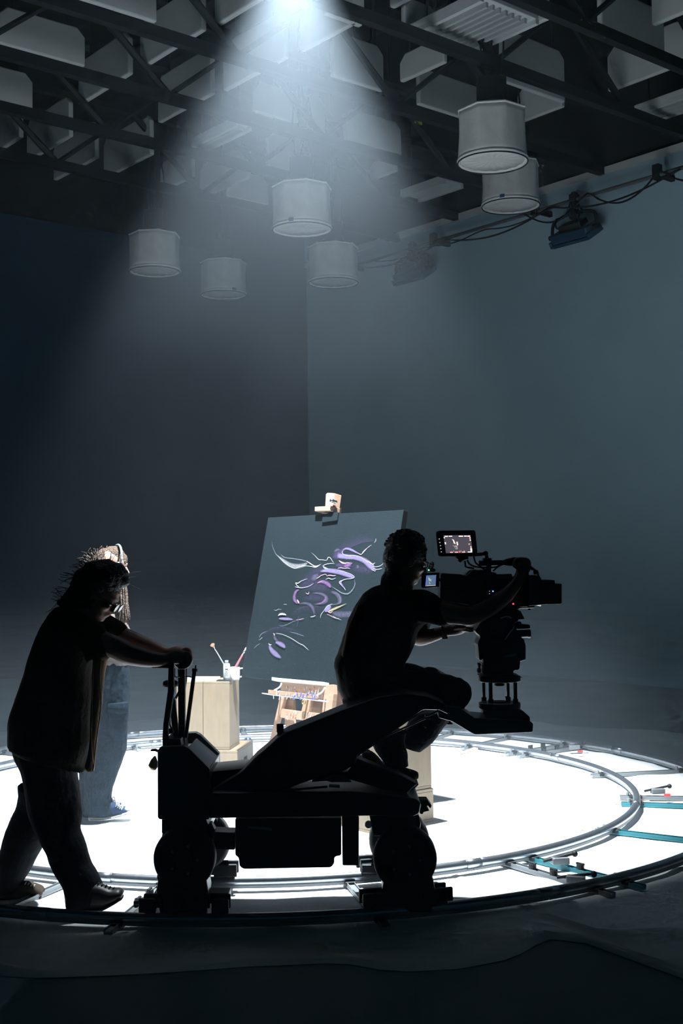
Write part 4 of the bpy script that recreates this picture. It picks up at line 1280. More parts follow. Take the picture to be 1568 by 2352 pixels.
# wheels
def wheel(px, py, rpx, Y0, Y1, Ym, nm='wheel'):
    c = S(px, py, Ym)
    r = rpx * Ym / F_PX
    bm = NB()
    n = 56
    prof = [(r * .30, Y0 + .006), (r * .62, Y0 + .010), (r * .70, Y0 + .002), (r * .88, Y0), (r * .97, Y0 + .012), (r, Y0 + .035), (r, Y1 - .035), (r * .97, Y1 - .012), (r * .88, Y1), (r * .62, Y1 - .01), (r * .3, Y1 - .006)]
    ringed(bm, [[Vector((c.x + rr_ * math.cos(2 * math.pi * i / n), y, c.z + rr_ * math.sin(2 * math.pi * i / n))) for i in range(n)] for rr_, y in prof])
    o = put(nm, bm, M['rubber'], dol, smooth=True)
    put('hub', cyl(NB(), Vector((c.x, Y0 + .012, c.z)), Vector((c.x, Y0 - .014, c.z)), r * .26, 20), M['anod'], o, bevel=.003)
    for k in range(5):
        a_ = k * 1.2566
        q = Vector((c.x + r * .45 * math.cos(a_), Y0 + .012, c.z + r * .45 * math.sin(a_)))
        put('lug_nut', cyl(NB(), q, q - Vector((0, .012, 0)), r * .05, 6), M['grey'], o)
    return o
# children of a part keep world coordinates relative to the dolly
wheel(421, 1976, 71, 5.42, 5.54, 5.42)
wheel(931, 1977, 73, 5.42, 5.54, 5.42)
wheel(440, 1976, 71, 5.94, 6.06, 5.60)
wheel(925, 1972, 73, 5.94, 6.06, 5.62)
ZB1 = Fr(0, 1850, 1.96)
pr('wheel_fender', Z7, [(355, 905), (372, 938), (330, 1190), (345, 1100), (352, 1160), (330, 1268), (100, 1268), (80, 1180), (110, 930)], 5.54, 5.60, 'black', dol, .004, Ym=5.5)
def bogie(xs, ys, Y, lab=None):
    """carriage under a wheel: body and two grooved track wheels"""
    pr('track_carriage', FULL, [(xs[0], ys), (xs[1], ys), (xs[1] + 4, ys + 25), (xs[1] - 4, ys + 78), (xs[0] + 4, ys + 78), (xs[0] - 4, ys + 25)], Y - .07, Y + .07, 'black', dol, .006, Ym=Y)
    for x in xs:
        for dx in (-26, 24):
            pass
bogie((368, 478), 2012, 5.50)
bogie((880, 992), 2008, 5.52)
def track_wheel(px, r_, Yt, rad):
    """small wheel resting on the tube of a rail of radius rad, in pixel column px"""
    # find the rail point in that column on the near side
    best = None
    for i in range(400):
        th = math.radians(-125 + 70 * i / 400)
        q = Vector((CX + rad * math.cos(th), CY + rad * math.sin(th), RZ))
        e_ = abs(proj(q)[0] - px)
        if best is None or e_ < best[0]: best = (e_, q, th)
    q, th = best[1], best[2]
    rd = Vector((math.cos(th), math.sin(th), 0))
    c = q + Vector((0, 0, .0235 + r_))
    o = put('track_wheel', cyl(NB(), c - rd * .026, c + rd * .026, r_, 24), M['rubber'], dol, bevel=.004)
    put('axle_bolt', cyl(NB(), c - rd * .034, c + rd * .034, r_ * .3, 10), M['grey'], o)
    tg = Vector((-rd.y, rd.x, 0))
    R_ = Matrix((tg, rd, Vector((0, 0, 1)))).transposed()
    put('wheel_bracket', box(NB(), c + Vector((0, 0, .012)) + rd * .040, (.075, .02, .06), R_), M['blackm'], dol, bevel=.004)
    put('wheel_bracket', box(NB(), c + Vector((0, 0, .012)) - rd * .040, (.075, .02, .06), R_), M['blackm'], dol, bevel=.004)
    return q
for px in (346, 400, 458, 508, 848, 872, 980, 1012): track_wheel(px, .030, 0, RO)
for px in (390, 430, 512, 530, 838, 858, 945, 975): track_wheel(px, .026, 0, RI)
for x0, x1 in ((352, 526), (836, 1028)):
    pr('carriage_beam', FULL, [(x0, 2052), (x1, 2052), (x1, 2076), (x0, 2076)], 5.46, 5.56, 'black', dol, .005, Ym=5.46)
for x0, x1, yy in ((384, 536, 1986), (830, 985, 1982)):
    pr('carriage_beam', FULL, [(x0, yy), (x1, yy), (x1, yy + 20), (x0, yy + 20)], 5.98, 6.08, 'black', dol, .005, Ym=6.02)
pr('carriage_leg', FULL, [(400, 1930), (470, 1930), (470, 2000), (400, 2000)], 5.96, 6.06, 'black', dol, .005, Ym=6.0)
pr('carriage_leg', FULL, [(890, 1930), (950, 1930), (950, 2000), (890, 2000)], 5.96, 6.06, 'black', dol, .005, Ym=6.0)
pr('lock_pin', ZB1, [(600, 432), (622, 428), (628, 444), (600, 450)], 5.50, 5.53, 'blackm', dol, .002)
# badge roundel on the front hub
c_ = S(846, 1893, 5.9)
put('roundel', cyl(NB(), c_, c_ - Vector((0, .01, 0)), .018, 16), M['label'], dol, label='small white roundel')

# ------------------------------------------------------------------ riser, fluid head, cinema camera
YM = 5.88
def P5(x, y, Y=YM): return S(*Z5(x, y), Y)
rs_ = thing('camera_riser', 'black riser of two round plates joined by four short columns, on the arm nose', 'camera mount', P5(1010, 1640))
def disc(name, x0, x1, y0, y1, m, par, n=40, bev=.004):
    a_, b_ = P5((x0 + x1) / 2, y0), P5((x0 + x1) / 2, y1)
    r = (x1 - x0) / 2 / 6.031 * YM / F_PX
    return put(name, cyl(NB(), Vector((a_.x, YM, a_.z)), Vector((a_.x, YM, b_.z)), r, n), M[m], par, bevel=bev)
pr('base_block', Z5, [(752, 1490), (880, 1480), (1290, 1490), (1392, 1580), (1392, 1640), (1410, 1665), (860, 1640), (752, 1530)], 5.80, 5.99, 'anod', rs_, .004, Ym=YM)
disc('lower_plate', 716, 1292, 1405, 1485, 'anod', rs_)
disc('centre_ring', 900, 1110, 1388, 1405, 'blackm', rs_)
disc('upper_plate', 716, 1292, 1040, 1112, 'anod', rs_)
c0 = P5(1004, 1240)
for x, dy in ((798, .035), (864, -.045), (1138, .04), (1206, -.04)):
    a_, b_ = P5(x, 1115), P5(x, 1400)
    o = put('column', cyl(NB(), Vector((a_.x, YM + dy, a_.z)), Vector((a_.x, YM + dy, b_.z)), .0095 if dy < 0 else .0075, 16), M['anod'], rs_, smooth=True)
    put('column_foot', cyl(NB(), Vector((a_.x, YM + dy, b_.z)), Vector((a_.x, YM + dy, b_.z + .018)), .0125, 16), M['blackm'], o)
c_ = P5(1004, 1120)
put('tie_down_knob', lathe(NB(), Vector((c_.x, YM, c_.z - .020)), [(.006, 0), (.024, .001), (.025, .010), (.014, .013), (.012, .021)], 20), M['blackm'], rs_, smooth=True)
q = P5(1098, 1345)
put('locking_screw', cyl(NB(), q, q + Vector((0, 0, .008)), .005, 8), M['redp'], rs_, label='small red screw')
hd = thing('fluid_head', 'bulky black fluid tripod head between the riser and the camera', 'camera head', P5(1004, 1040))
pr('bowl_base', Z5, [(750, 985), (840, 998), (720, 1030), (720, 1042), (1290, 1042), (1260, 1022), (1165, 1000), (1165, 930), (750, 930)], 5.80, 5.96, 'blackm', hd, .006, Ym=YM)
pr('pan_housing', Z5, [(745, 770), (760, 850), (752, 900), (760, 985), (1165, 990), (1165, 935), (1245, 938), (1258, 828), (1240, 700), (745, 700)], 5.79, 5.97, 'blackm', hd, .010, Ym=YM)
pr('tilt_housing', Z5, [(655, 430), (700, 460), (712, 500), (690, 545), (678, 585), (690, 690), (702, 806), (736, 806), (750, 770), (790, 800), (1235, 828), (1335, 800), (1335, 600), (1312, 520), (1240, 470), (1180, 300), (1240, 262), (1240, 150), (800, 150), (690, 330), (640, 400)], 5.80, 5.96, 'black', hd, .010, Ym=YM)
pr('side_lever', Z5, [(715, 860), (705, 880), (718, 930), (702, 960), (705, 1002), (750, 1004), (752, 960), (740, 930), (750, 870)], 5.83, 5.87, 'blackm', hd, .003)
pr('balance_plate', Z5, [(1240, 130), (1300, 140), (1355, 252), (1240, 262)], 5.80, 5.96, 'blackm', hd, .003)
pr('drag_knob_mount', Z5, [(1180, 292), (1308, 290), (1312, 325), (1430, 336), (1430, 384), (1180, 395)], 5.84, 5.90, 'blackm', hd, .003)
put('drag_knob', cyl(NB(), P5(1150, 462), P5(1425, 452), .0195, 20), M['black'], hd, bevel=.006)
put('drag_dial', cyl(NB(), P5(1390, 455), P5(1436, 453), .0205, 20), M['anod'], hd, bevel=.003)
put('tilt_disc', cyl(NB(), P5(1000, 380, 5.78), P5(1000, 380, 5.81), .052, 32), M['blackm'], hd, bevel=.005)
pt('tilt_lever', [P5(1075, 545, 5.775), P5(1120, 480, 5.775), P5(1190, 390, 5.775), P5(1215, 310, 5.775)], .004, 'chrome', hd)
bmx = spline([P5(1020, 245, 5.775), P5(1075, 224, 5.775), P5(1130, 222, 5.775), P5(1172, 245, 5.775)], 5)
pt('bowl_rim', bmx, .0035, 'chrome', hd)
pr('maker_plate', Z5, [(1030, 765), (1180, 735), (1245, 728), (1235, 760), (1150, 785)], 5.788, 5.802, 'teal', hd, .001, Ym=5.79)
pt('pan_bar', [P5(540, 385, 5.93), P5(690, 395, 5.92), P5(860, 430, 5.90)], .009, 'rubber', hd, 10)

Z4 = Fr(950, 1200, 4.48)
cam_ = thing('cinema_camera', 'black digital cinema camera with long lens and matte box on the fluid head', 'camera', S(*Z4(700, 880), YM))
YC0, YC1 = 5.80, 5.95
def pc_(name, pts, Y0=YC0, Y1=YC1, m='blackm', bev=.004, Ym=None, label=None): return pr(name, Z4, pts, Y0, Y1, m, cam_, bev, Ym, label)
pc_('body', [(272, 535), (290, 522), (490, 535), (540, 552), (600, 492), (740, 488), (760, 510), (830, 512), (860, 535), (1010, 530), (1020, 880), (900, 905), (640, 900), (272, 830)], m='black', bev=.006)
pc_('battery', [(275, 540), (290, 522), (500, 536), (500, 680), (275, 680)], 5.785, 5.81, 'black')
pc_('side_panel', [(300, 690), (460, 700), (640, 720), (640, 860), (300, 810)], 5.79, 5.81, 'black', .003)
pc_('lens_barrel_mount', [(1000, 560), (1180, 545), (1185, 870), (1000, 880)], 5.82, 5.94, 'blackm', .01)
put('lens', tube(NB(), [S(*Z4(x, 715), YM) for x in (1000, 1060, 1062, 1120, 1122, 1190, 1300)], [.062, .062, .068, .068, .058, .058, .070], 28), M['black'], cam_)
put('focus_ring', tube(NB(), [S(*Z4(x, 715), YM) for x in (1075, 1080, 1108, 1112)], [.066, .071, .071, .066], 36), M['rubber'], cam_)
pc_('matte_box', [(1300, 640), (1450, 632), (1518, 630), (1522, 640), (1522, 836), (1500, 842), (1330, 845), (1250, 855), (1190, 860), (1190, 545), (1290, 545), (1302, 600)], 5.78, 5.98, 'blackm', .004)
pc_('top_flag', [(1300, 594), (1448, 594), (1452, 632), (1300, 632)], 5.79, 5.97, 'blackm', .002)
pc_('lens_support', [(1085, 868), (1240, 848), (1244, 870), (1210, 885), (1100, 895)], 5.85, 5.90, 'anod', .002)
put('support_knob', cyl(NB(), S(*Z4(1187, 885), YM), S(*Z4(1187, 900), YM), .007, 10), M['rubber'], cam_)
pt('support_rod', [S(*Z4(900, 885), 5.84), S(*Z4(1235, 862), 5.84)], .0075, 'anod', cam_)
pc_('base_plate', [(620, 880), (1040, 878), (1080, 900), (1135, 985), (1000, 990), (640, 950)], 5.82, 5.94, 'blackm', .004)
pt('handle_bar', [S(*Z4(668, 420), YM), S(*Z4(945, 415), YM)], .0135, 'black', cam_, 12)
put('handle_grip', tube(NB(), [S(*Z4(x, y), YM) for x, y in ((925, 415), (960, 410), (1030, 405), (1100, 408), (1165, 412), (1188, 412))], [.013, .018, .023, .022, .020, .012], 14), M['rubber'], cam_, smooth=True)
pc_('handle_post', [(750, 365), (800, 365), (795, 520), (745, 520)], 5.86, 5.90)
pc_('handle_clamp', [(718, 365), (802, 365), (802, 400), (716, 400)], 5.85, 5.91)
pc_('front_handle_post', [(1130, 430), (1180, 430), (1185, 560), (1120, 560)], 5.86, 5.90)
pt('monitor_arm', [S(*Z4(640, 330), 5.85), S(*Z4(690, 328), 5.86), S(*Z4(740, 318), 5.87)], .009, 'black', cam_, 10)
put('arm_joint', cyl(NB(), S(*Z4(740, 318), 5.845), S(*Z4(740, 318), 5.895), .012, 16), M['blackm'], cam_, bevel=.002)
pt('arm_joint_post', [S(*Z4(742, 320), YM), S(*Z4(752, 372), YM)], .009, 'blackm', cam_)
pc_('monitor_bracket', [(430, 348), (560, 348), (565, 375), (530, 382), (500, 395), (480, 415), (455, 400), (458, 380), (432, 368)], 5.82, 5.86)
pt('bracket_lever', [S(*Z4(525, 395), 5.83), S(*Z4(532, 455), 5.83), S(*Z4(560, 464), 5.83), S(*Z4(620, 472), 5.83)], .0045, 'blackm', cam_)
for q in ([(615, 345), (635, 410), (690, 460), (745, 492)], [(550, 385), (575, 430), (650, 458), (750, 464), (820, 462), (880, 445)], [(815, 500), (860, 460), (920, 430)], [(540, 550), (580, 500), (640, 492)],
          [(1160, 440), (1210, 480), (1250, 500), (1290, 560), (1305, 592)], [(1180, 430), (1215, 465), (1262, 500), (1285, 535)], [(760, 700), (740, 620), (770, 590), (810, 590)]):
    pt('cable', spline([S(*Z4(x, y), 5.84 if y < 560 else 5.785) for x, y in q], 5), .0042, 'cable', cam_, 6)
pc_('connector', [(1235, 488), (1280, 490), (1285, 530), (1240, 535)], 5.83, 5.86)
for x, y, w2 in ((640, 545, 24), (855, 575, 18), (700, 588, 18), (960, 578, 30), (820, 530, 14)):
    pc_('fitting', [(x - w2, y - 7), (x + w2, y - 8), (x + w2, y + 5), (x - w2, y + 6)], 5.785, 5.80, 'anod', .001)
pc_('top_box', [(600, 494), (740, 490), (745, 560), (590, 560)], 5.79, 5.9)
pc_('receiver', [(840, 535), (1010, 528), (1015, 590), (842, 590)], 5.79, 5.88, 'black')
LED = {}
def led(name, col, s): 
    return mat(name, (.02, .02, .02), .5, emit=(col, s))
def lamp_dot(x, y, m, lab, r=.0032, Y=5.783):
    put('indicator_lamp', ball(NB(), S(*Z4(x, y), Y), r, 8), m, cam_, smooth=True, label=lab)
lamp_dot(1023, 838, led('red led', (1, .05, .08), 3), 'tiny red lamp', .0040, 5.80)
lamp_dot(814, 708, led('blue led', (.25, .35, 1), 3), 'tiny blue lamp')
lamp_dot(778, 708, led('white led', (.7, .8, .9), .6), 'tiny white lamp', .0018)
lamp_dot(778, 733, led('white led', (.7, .8, .9), .6), 'tiny white lamp', .0018)
# a screen with its picture: a flat display with its own small marks
def screen(name, outer, inner, Y, label, bg, marks, btn=(), glow=1.0):
    t = pr(name, Z4, outer, Y, Y + .022, 'black', cam_, .004, label=label)
    def q(u, v):
        (x0, y0), (x1, y1), (x2, y2), (x3, y3) = inner
        ax, ay = x0 + (x1 - x0) * u, y0 + (y1 - y0) * u
        bx, by = x3 + (x2 - x3) * u, y3 + (y2 - y3) * u
        return ax + (bx - ax) * v, ay + (by - ay) * v
    pr('display', Z4, inner, Y - .0015, Y, mat('screen picture', (.02, .02, .02), .3, emit=(bg, glow)), t, 0)
    groups = {}
    for col, s, poly in marks:
        groups.setdefault((col, s), []).append(poly)
    for (col, s), polys in groups.items():
        bm = NB()
        for poly in polys:
            P = [S(*Z4(*q(u, v)), Y - .0024) for u, v in poly]
            a_ = [bm.verts.new(p) for p in P]; b_ = [bm.verts.new(p + Vector((0, .0006, 0))) for p in P]
            bm.faces.new(a_); bm.faces.new(b_[::-1])
            for i in range(len(P)): bm.faces.new((a_[i], b_[i], b_[(i + 1) % len(P)], a_[(i + 1) % len(P)]))
        o = put('screen_marks', bm, mat('screen marks', (.02, .02, .02), .5, emit=(col, s)), t); o['kind'] = 'stuff'
    for x, y in btn:
        put('button', ball(NB(), S(*Z4(x, y), Y - .001), .0024, 8), led('button light', (.8, .85, .85), .8), t)
    return t
def R4(u0, v0, u1, v1): return [(u0, v0), (u1, v0), (u1, v1), (u0, v1)]
WH, PKc, RD, GY = (1, .78, .70), (1, .50, .45), (1, .12, .12), (.8, .78, .75)
mk = [(WH, 1.6, R4(.04, .03, .16, .085)), (WH, 1.6, R4(.19, .03, .32, .075)), (WH, 1.6, R4(.56, .03, .72, .085)), (WH, 1.6, R4(.76, .03, .86, .08)), (WH, 1.6, R4(.88, .03, .98, .085)),
      (RD, 1.2, R4(.965, .03, .985, .12)), (WH, 1.6, R4(.0, .10, .035, .17)), (WH, 1.6, R4(.01, .38, .05, .50)), (WH, 1.6, R4(.95, .12, .985, .20)), (WH, 1.6, R4(.95, .24, .985, .32)),
      (GY, .6, R4(.88, .47, .94, .55)), (PKc, 1.2, R4(.94, .62, .98, .72)), (WH, 1.6, R4(.93, .74, .99, .93)), (PKc, 1.3, R4(.16, .93, .26, .98)), (PKc, 1.3, R4(.34, .93, .46, .98)),
      (RD, 1.3, R4(.49, .88, .54, .98)), (PKc, 1.3, R4(.60, .93, .72, .98)), (WH, 1.6, R4(.82, .93, .97, .975)), (WH, .9, R4(.29, .88, .31, .92)), (WH, .9, R4(.56, .87, .575, .92)), (WH, .9, R4(.68, .87, .70, .92)),
      (WH, 1.3, [(.29, .20), (.36, .26), (.39, .40), (.41, .50), (.34, .46), (.33, .32)]), (WH, 1.3, [(.44, .38), (.49, .35), (.50, .55), (.455, .58)]),
      (GY, .5, [(.28, .54), (.36, .60), (.42, .56), (.46, .62), (.46, .78), (.42, .76), (.41, .66), (.36, .66), (.30, .58)]), (GY, .5, [(.34, .66), (.38, .72), (.44, .80), (.41, .80), (.36, .74)])]
screen('monitor', [(232, 96), (262, 84), (620, 80), (634, 92), (654, 292), (645, 350), (262, 350), (252, 340), (230, 128)], [(305, 133), (583, 130), (606, 312), (331, 316)], 5.81,
       'black monitor showing the framed painting with white and red marks', (.085, .078, .10), mk, [(262, 170), (268, 206), (274, 239), (278, 270), (283, 302)])
BW = (.65, .72, .60)
mk2 = [((.12, .20, 1), 1.2, R4(0, 0, .05, 1)), ((.12, .20, 1), 1.2, R4(.92, 0, 1, .06)), (BW, .8, [(.20, .20), (.34, .24), (.42, .50), (.30, .52)]), (BW, .8, [(.44, .38), (.54, .36), (.52, .58), (.44, .56)]),
       (BW, .6, [(.30, .60), (.42, .66), (.46, .88), (.38, .82)]), ((1, .9, .9), .9, R4(.12, .95, 1.0, .985)), (RD, 1.0, R4(-.02, .94, .06, .99))]
screen('small_screen', [(84, 520), (264, 516), (260, 664), (88, 675), (78, 660)], [(130, 545), (230, 541), (224, 650), (120, 656)], 5.80,
       'small screen with a blue edged picture', (.10, .17, .30), mk2)
pt('screen_hinge', [S(*Z4(258, 590), 5.82), S(*Z4(285, 590), 5.82)], .008, 'blackm', cam_)
put('eyepiece_knob', ball(NB(), S(*Z4(192, 491), 5.83), (.015, .012, .0095), 14), M['rubber'], cam_, smooth=True)
lamp_dot(154, 490, led('green led', (.25, 1, .35), 2.2), 'tiny green lamp', .0036, 5.815)

# ------------------------------------------------------------------ people
def gball(bm, c, ax, r, seg=16):
    """ellipsoid with radii r along the three axes ax"""
    m = Matrix((ax[0] * r[0], ax[1] * r[1], ax[2] * r[2])).transposed().to_4x4()
    m.translation = c
    bmesh.ops.create_uvsphere(bm, u_segments=seg, v_segments=seg // 2 + 2, radius=1, matrix=m)
    return bm

class Head:
    """c: middle of the skull, f: where the face looks, up: crown direction"""
    def __init__(s, c, f, up, k=1.0):
        s.f = Vector(f).normalized(); s.u = (Vector(up) - s.f * Vector(up).dot(s.f)).normalized(); s.s = s.f.cross(s.u)
        s.c, s.k = Vector(c), k
        s.ax = (s.f, s.s, s.u)
    def p(s, x, y, z): return s.c + (s.f * x + s.s * y + s.u * z) * s.k
    def skull(s, bm):
        k = s.k
        def g(x, y, z, a, b, c): gball(bm, s.p(x, y, z), s.ax, (a * k, b * k, c * k))
        g(-.008, 0, .025, .092, .073, .082)
        g(.022, 0, -.030, .062, .057, .082)
        g(.050, 0, -.088, .032, .032, .022)      # chin
        g(.030, 0, -.075, .050, .050, .034)      # jaw
        g(.070, 0, .018, .018, .048, .013)       # brow
        g(.076, 0, -.058, .016, .024, .008)      # upper lip
        g(.072, 0, -.068, .015, .020, .008)      # lower lip
        for q in (-1, 1):
            g(.055, q * .034, -.028, .026, .022, .020)   # cheek
            g(-.006, q * .072, -.012, .018, .007, .030)  # ear
        tube(bm, [s.p(.074, 0, .008), s.p(.092, 0, -.015), s.p(.104, 0, -.034), s.p(.090, 0, -.042)], [.008 * k, .010 * k, .013 * k, .008 * k], 8)
        g(.088, -.010, -.036, .010, .007, .007); g(.088, .010, -.036, .010, .007, .007)
    def eyes(s, par):
        for q in (-1, 1):
            o = put('eye', ball(NB(), s.p(.070, q * .031, -.006), .0115 * s.k, 12), M['ceramic'], par, smooth=True)
            put('iris', ball(NB(), s.p(.0795, q * .031, -.006), .0045 * s.k, 8), M['ink'], o, smooth=True)
    def ring(s, pts, r, n=6, close=False): return tube(NB(), [s.p(*q) for q in pts], r, n, close)

def hand_fingers(bm, fr, knuckles, tips, Y0, dY, r=.0088, n=4, lift=None):
    """four fingers of unequal length from a row of knuckles; each finger is its own chain"""
    for i in range(n):
        pts = [(x + (i * knuckles[0] if k == 0 else i * knuckles[0] * .6), y + i * knuckles[1], Y0 + dY * i, r * (1 - .07 * k) * (.9 if i == 3 else 1)) for k, (x, y) in enumerate(tips[i])]
        limb(bm, fr, pts, 8)

def person(label, loc):
    t = thing('person', label, 'person', loc)
    return t
def skinned(name, bm, m, par, voxel=.006, smooth=3, label=None):
    o = put(name, bm, m, par, smooth=True, label=label)
    return fuse(o, voxel, smooth)

Z6 = Fr(740, 1180, 2.613)
ZP = Fr(0, 1240, 3.267)
ZL = Fr(0, 1850, 1.96)
ZF = Fr(780, 1620, 5.807)

# --- the seated operator
YO = 5.92
op = person('person in dark short sleeved shirt and jeans seated on the crane arm at the camera', S(*Z6(300, 1150), YO))
hd_ = Head(S(*Z6(512, 272), YO), (.88, .30, -.30), (.28, .06, 1), 1.04)
bm = NB()
hd_.skull(bm)
limb(bm, Z6, [(460, 500, YO, .062), (480, 420, YO, .056), (500, 340, YO, .054)], 14)
loft(bm, Z6, [(300, 480, 560, 520, YO, .10), (215, 570, 600, 620, YO, .14), (170, 680, 560, 700, YO, .13), (130, 800, 520, 800, YO, .12), (110, 920, 480, 900, YO, .12), (130, 1040, 470, 1030, YO, .14), (200, 1140, 500, 1120, YO, .14)], n=16)
# near arm up to the top handle, far arm to the pan bar
limb(bm, Z6, [(600, 545, 5.84, .062), (720, 590, 5.74, .052), (850, 612, 5.70, .045), (880, 618, 5.70, .044), (980, 575, 5.71, .043), (1090, 500, 5.75, .038), (1160, 420, 5.79, .030), (1192, 360, 5.82, .027)])
limb(bm, Z6, [(590, 600, 6.02, .058), (570, 690, 6.06, .046), (575, 745, 6.05, .040), (640, 735, 6.00, .036), (720, 712, 5.95, .028), (760, 700, 5.93, .026)])
# hands: palms, four fingers, thumb
limb(bm, Z6, [(1190, 365, 5.825, .028), (1208, 325, 5.835, .034), (1214, 300, 5.84, .032)])
for i in range(4):
    y0 = 5.80 + i * .024
    limb(bm, Z6, [(1222 - i * 3, 296 + i * 2, y0, .0105), (1226 - i * 4, 280 - i, y0 + .005, .0098), (1196 - i * 4, 270, y0 + .008, .0092), (1165 - i * 5, 276 + i, y0 + .008, .0085), (1148 + i * 3, 294, y0 + .006, .0078)], 8)
limb(bm, Z6, [(1190, 335, 5.80, .012), (1168, 322, 5.795, .0108), (1148, 312, 5.80, .0095)], 8)
limb(bm, Z6, [(755, 702, 5.93, .027), (800, 696, 5.92, .028), (830, 694, 5.92, .024)])
for i in range(4):
    y0 = 5.895 + i * .019
    limb(bm, Z6, [(828, 694, y0, .0095), (858, 698 - i, y0 + .002, .009), (884 + i * 3, 704 - i, y0 + .004, .0082), (908 - i * 7, 702 - i * 2, y0 + .004, .0074)], 8)
limb(bm, Z6, [(790, 684, 5.89, .0115), (825, 678, 5.885, .010), (858, 680, 5.885, .0085)], 8)
# legs
limb(bm, Z6, [(260, 1090, 5.86, .080), (500, 1050, 5.86, .066), (700, 1060, 5.87, .056), (780, 1080, 5.89, .046), (687, 1180, 5.93, .040), (606, 1275, 5.94, .036), (555, 1340, 5.95, .032), (541, 1380, 5.95, .030)])
limb(bm, Z6, [(260, 1080, 5.99, .078), (470, 1020, 6.01, .062), (640, 1030, 6.02, .054), (730, 1080, 6.03, .046), (680, 1180, 6.03, .040), (620, 1260, 6.03, .036)])
body = skinned('body', bm, M['skin'], op, .006, 2)
hd_.eyes(op)
# shirt
bm = NB()
loft(bm, Z6, [(372, 425, 520, 462, YO, .058), (318, 438, 560, 492, YO, .10), (248, 478, 640, 520, YO, .165), (205, 540, 655, 600, YO, .175), (172, 600, 610, 665, YO, .165), (148, 650, 575, 710, YO, .16), (118, 750, 556, 780, YO, .155), (88, 850, 522, 850, YO, .155), (72, 890, 500, 890, YO, .155),
              (80, 960, 482, 930, YO, .16), (92, 1040, 480, 1010, YO, .165), (118, 1100, 500, 1080, YO, .165), (155, 1150, 520, 1130, YO, .155)], n=22)
limb(bm, Z6, [(560, 560, 5.85, .085), (620, 560, 5.80, .078), (675, 585, 5.76, .066), (715, 600, 5.745, .060)])
limb(bm, Z6, [(560, 600, 6.00, .078), (575, 650, 6.05, .066), (560, 705, 6.06, .058)])
# loose cloth at the small of the back
loft(bm, Z6, [(150, 640, 200, 640, YO, .05), (110, 800, 180, 800, YO, .10), (72, 888, 150, 900, YO, .11), (84, 980, 150, 980, YO, .10), (112, 1080, 180, 1080, YO, .10), (165, 1158, 240, 1150, YO, .08)], n=14)
sh = skinned('shirt', bm, M['tee'], op, .007, 3)
displace(sh, .012, .11)
bm = NB()
loft(bm, Z6, [(212, 545, 245, 545, 5.80, .03), (178, 620, 215, 620, 5.80, .05), (146, 690, 190, 690, 5.80, .06), (128, 770, 165, 780, 5.80, .06), (112, 850, 140, 860, 5.82, .05)], n=12)
skinned('back_panel', bm, M['tee_brown'], op, .006, 2, 'brown strip down the shirt back')
# jeans
bm = NB()
loft(bm, Z6, [(120, 1120, 160, 1190, 5.90, .15), (200, 1040, 230, 1230, 5.90, .16), (330, 950, 330, 1225, 5.90, .14), (450, 930, 430, 1215, 5.87, .115), (600, 940, 560, 1200, 5.86, .098), (710, 960, 680, 1190, 5.86, .090), (780, 974, 760, 1196, 5.87, .085), (832, 1005, 800, 1170, 5.87, .075), (858, 1060, 842, 1130, 5.87, .04)], n=18)
limb(bm, Z6, [(800, 1080, 5.88, .080), (740, 1150, 5.92, .074)])
# flared leg under the arm
loft(bm, FULL, [(985, 1590, 1064, 1612, 5.94, .075), (970, 1618, 1042, 1642, 5.95, .082), (952, 1640, 1026, 1660, 5.95, .086), (936, 1660, 1010, 1682, 5.95, .088), (924, 1682, 996, 1700, 5.95, .086), (920, 1700, 980, 1716, 5.95, .082), (928, 1716, 966, 1727, 5.95, .070)], n=18)
# the other leg, frayed hem over the shoe
limb(bm, Z6, [(640, 1010, 6.02, .075), (730, 1070, 6.03, .072), (690, 1200, 6.03, .065), (600, 1330, 6.02, .06)])
loft(bm, ZF, [(500, 250, 900, 350, 5.86, .06), (420, 430, 870, 470, 5.84, .065), (470, 600, 890, 590, 5.83, .065), (560, 740, 905, 720, 5.82, .06), (640, 820, 920, 800, 5.82, .055)], n=16)
jn = skinned('jeans', bm, M['jean'], op, .0065, 3)
displace(jn, .014, .09)
# belt of denim visible in front of the waist
bm = NB()
loft(bm, Z6, [(478, 930, 500, 895, 5.98, .06), (520, 940, 560, 905, 5.99, .07), (590, 965, 620, 930, 6.0, .07), (640, 975, 650, 955, 6.0, .05)], n=12)
skinned('far_thigh_denim', bm, M['jean'], op, .006, 2)
# shoes
bm = NB()
loft(bm, ZF, [(620, 760, 560, 900, 5.82, .040), (760, 770, 700, 960, 5.82, .046), (900, 840, 860, 1000, 5.82, .048), (1000, 870, 975, 998, 5.82, .044), (1052, 900, 1045, 975, 5.82, .030)], n=16)
sh1 = skinned('shoe', bm, M['suede'], op, .005, 2)
bm = NB()
loft(bm, ZF, [(640, 900, 600, 960, 5.82, .044), (800, 975, 740, 1040, 5.82, .050), (930, 1005, 880, 1075, 5.82, .052), (1015, 1005, 1010, 1075, 5.82, .046), (1040, 1030, 1036, 1055, 5.82, .03)], n=14)
put('sole', bm, M['rubber'], sh1, smooth=True)
for i in range(5):
    x, y = 770 + i * 34, 800 + i * 18
    put('shoelace', tube(NB(), [S(*ZF(x, y), 5.785), S(*ZF(x + 26, y - 6), 5.775), S(*ZF(x + 40, y + 8), 5.785)], .003, 6), M['jean'], sh1, smooth=True)
bm = NB()
loft(bm, ZF, [(300, 620, 285, 690, 5.95, .030), (400, 600, 360, 740, 5.95, .042), (500, 670, 450, 780, 5.95, .042), (580, 770, 540, 810, 5.95, .035), (640, 810, 620, 826, 5.95, .02)], n=16)
sh2 = skinned('shoe', bm, M['suede'], op, .005, 2)
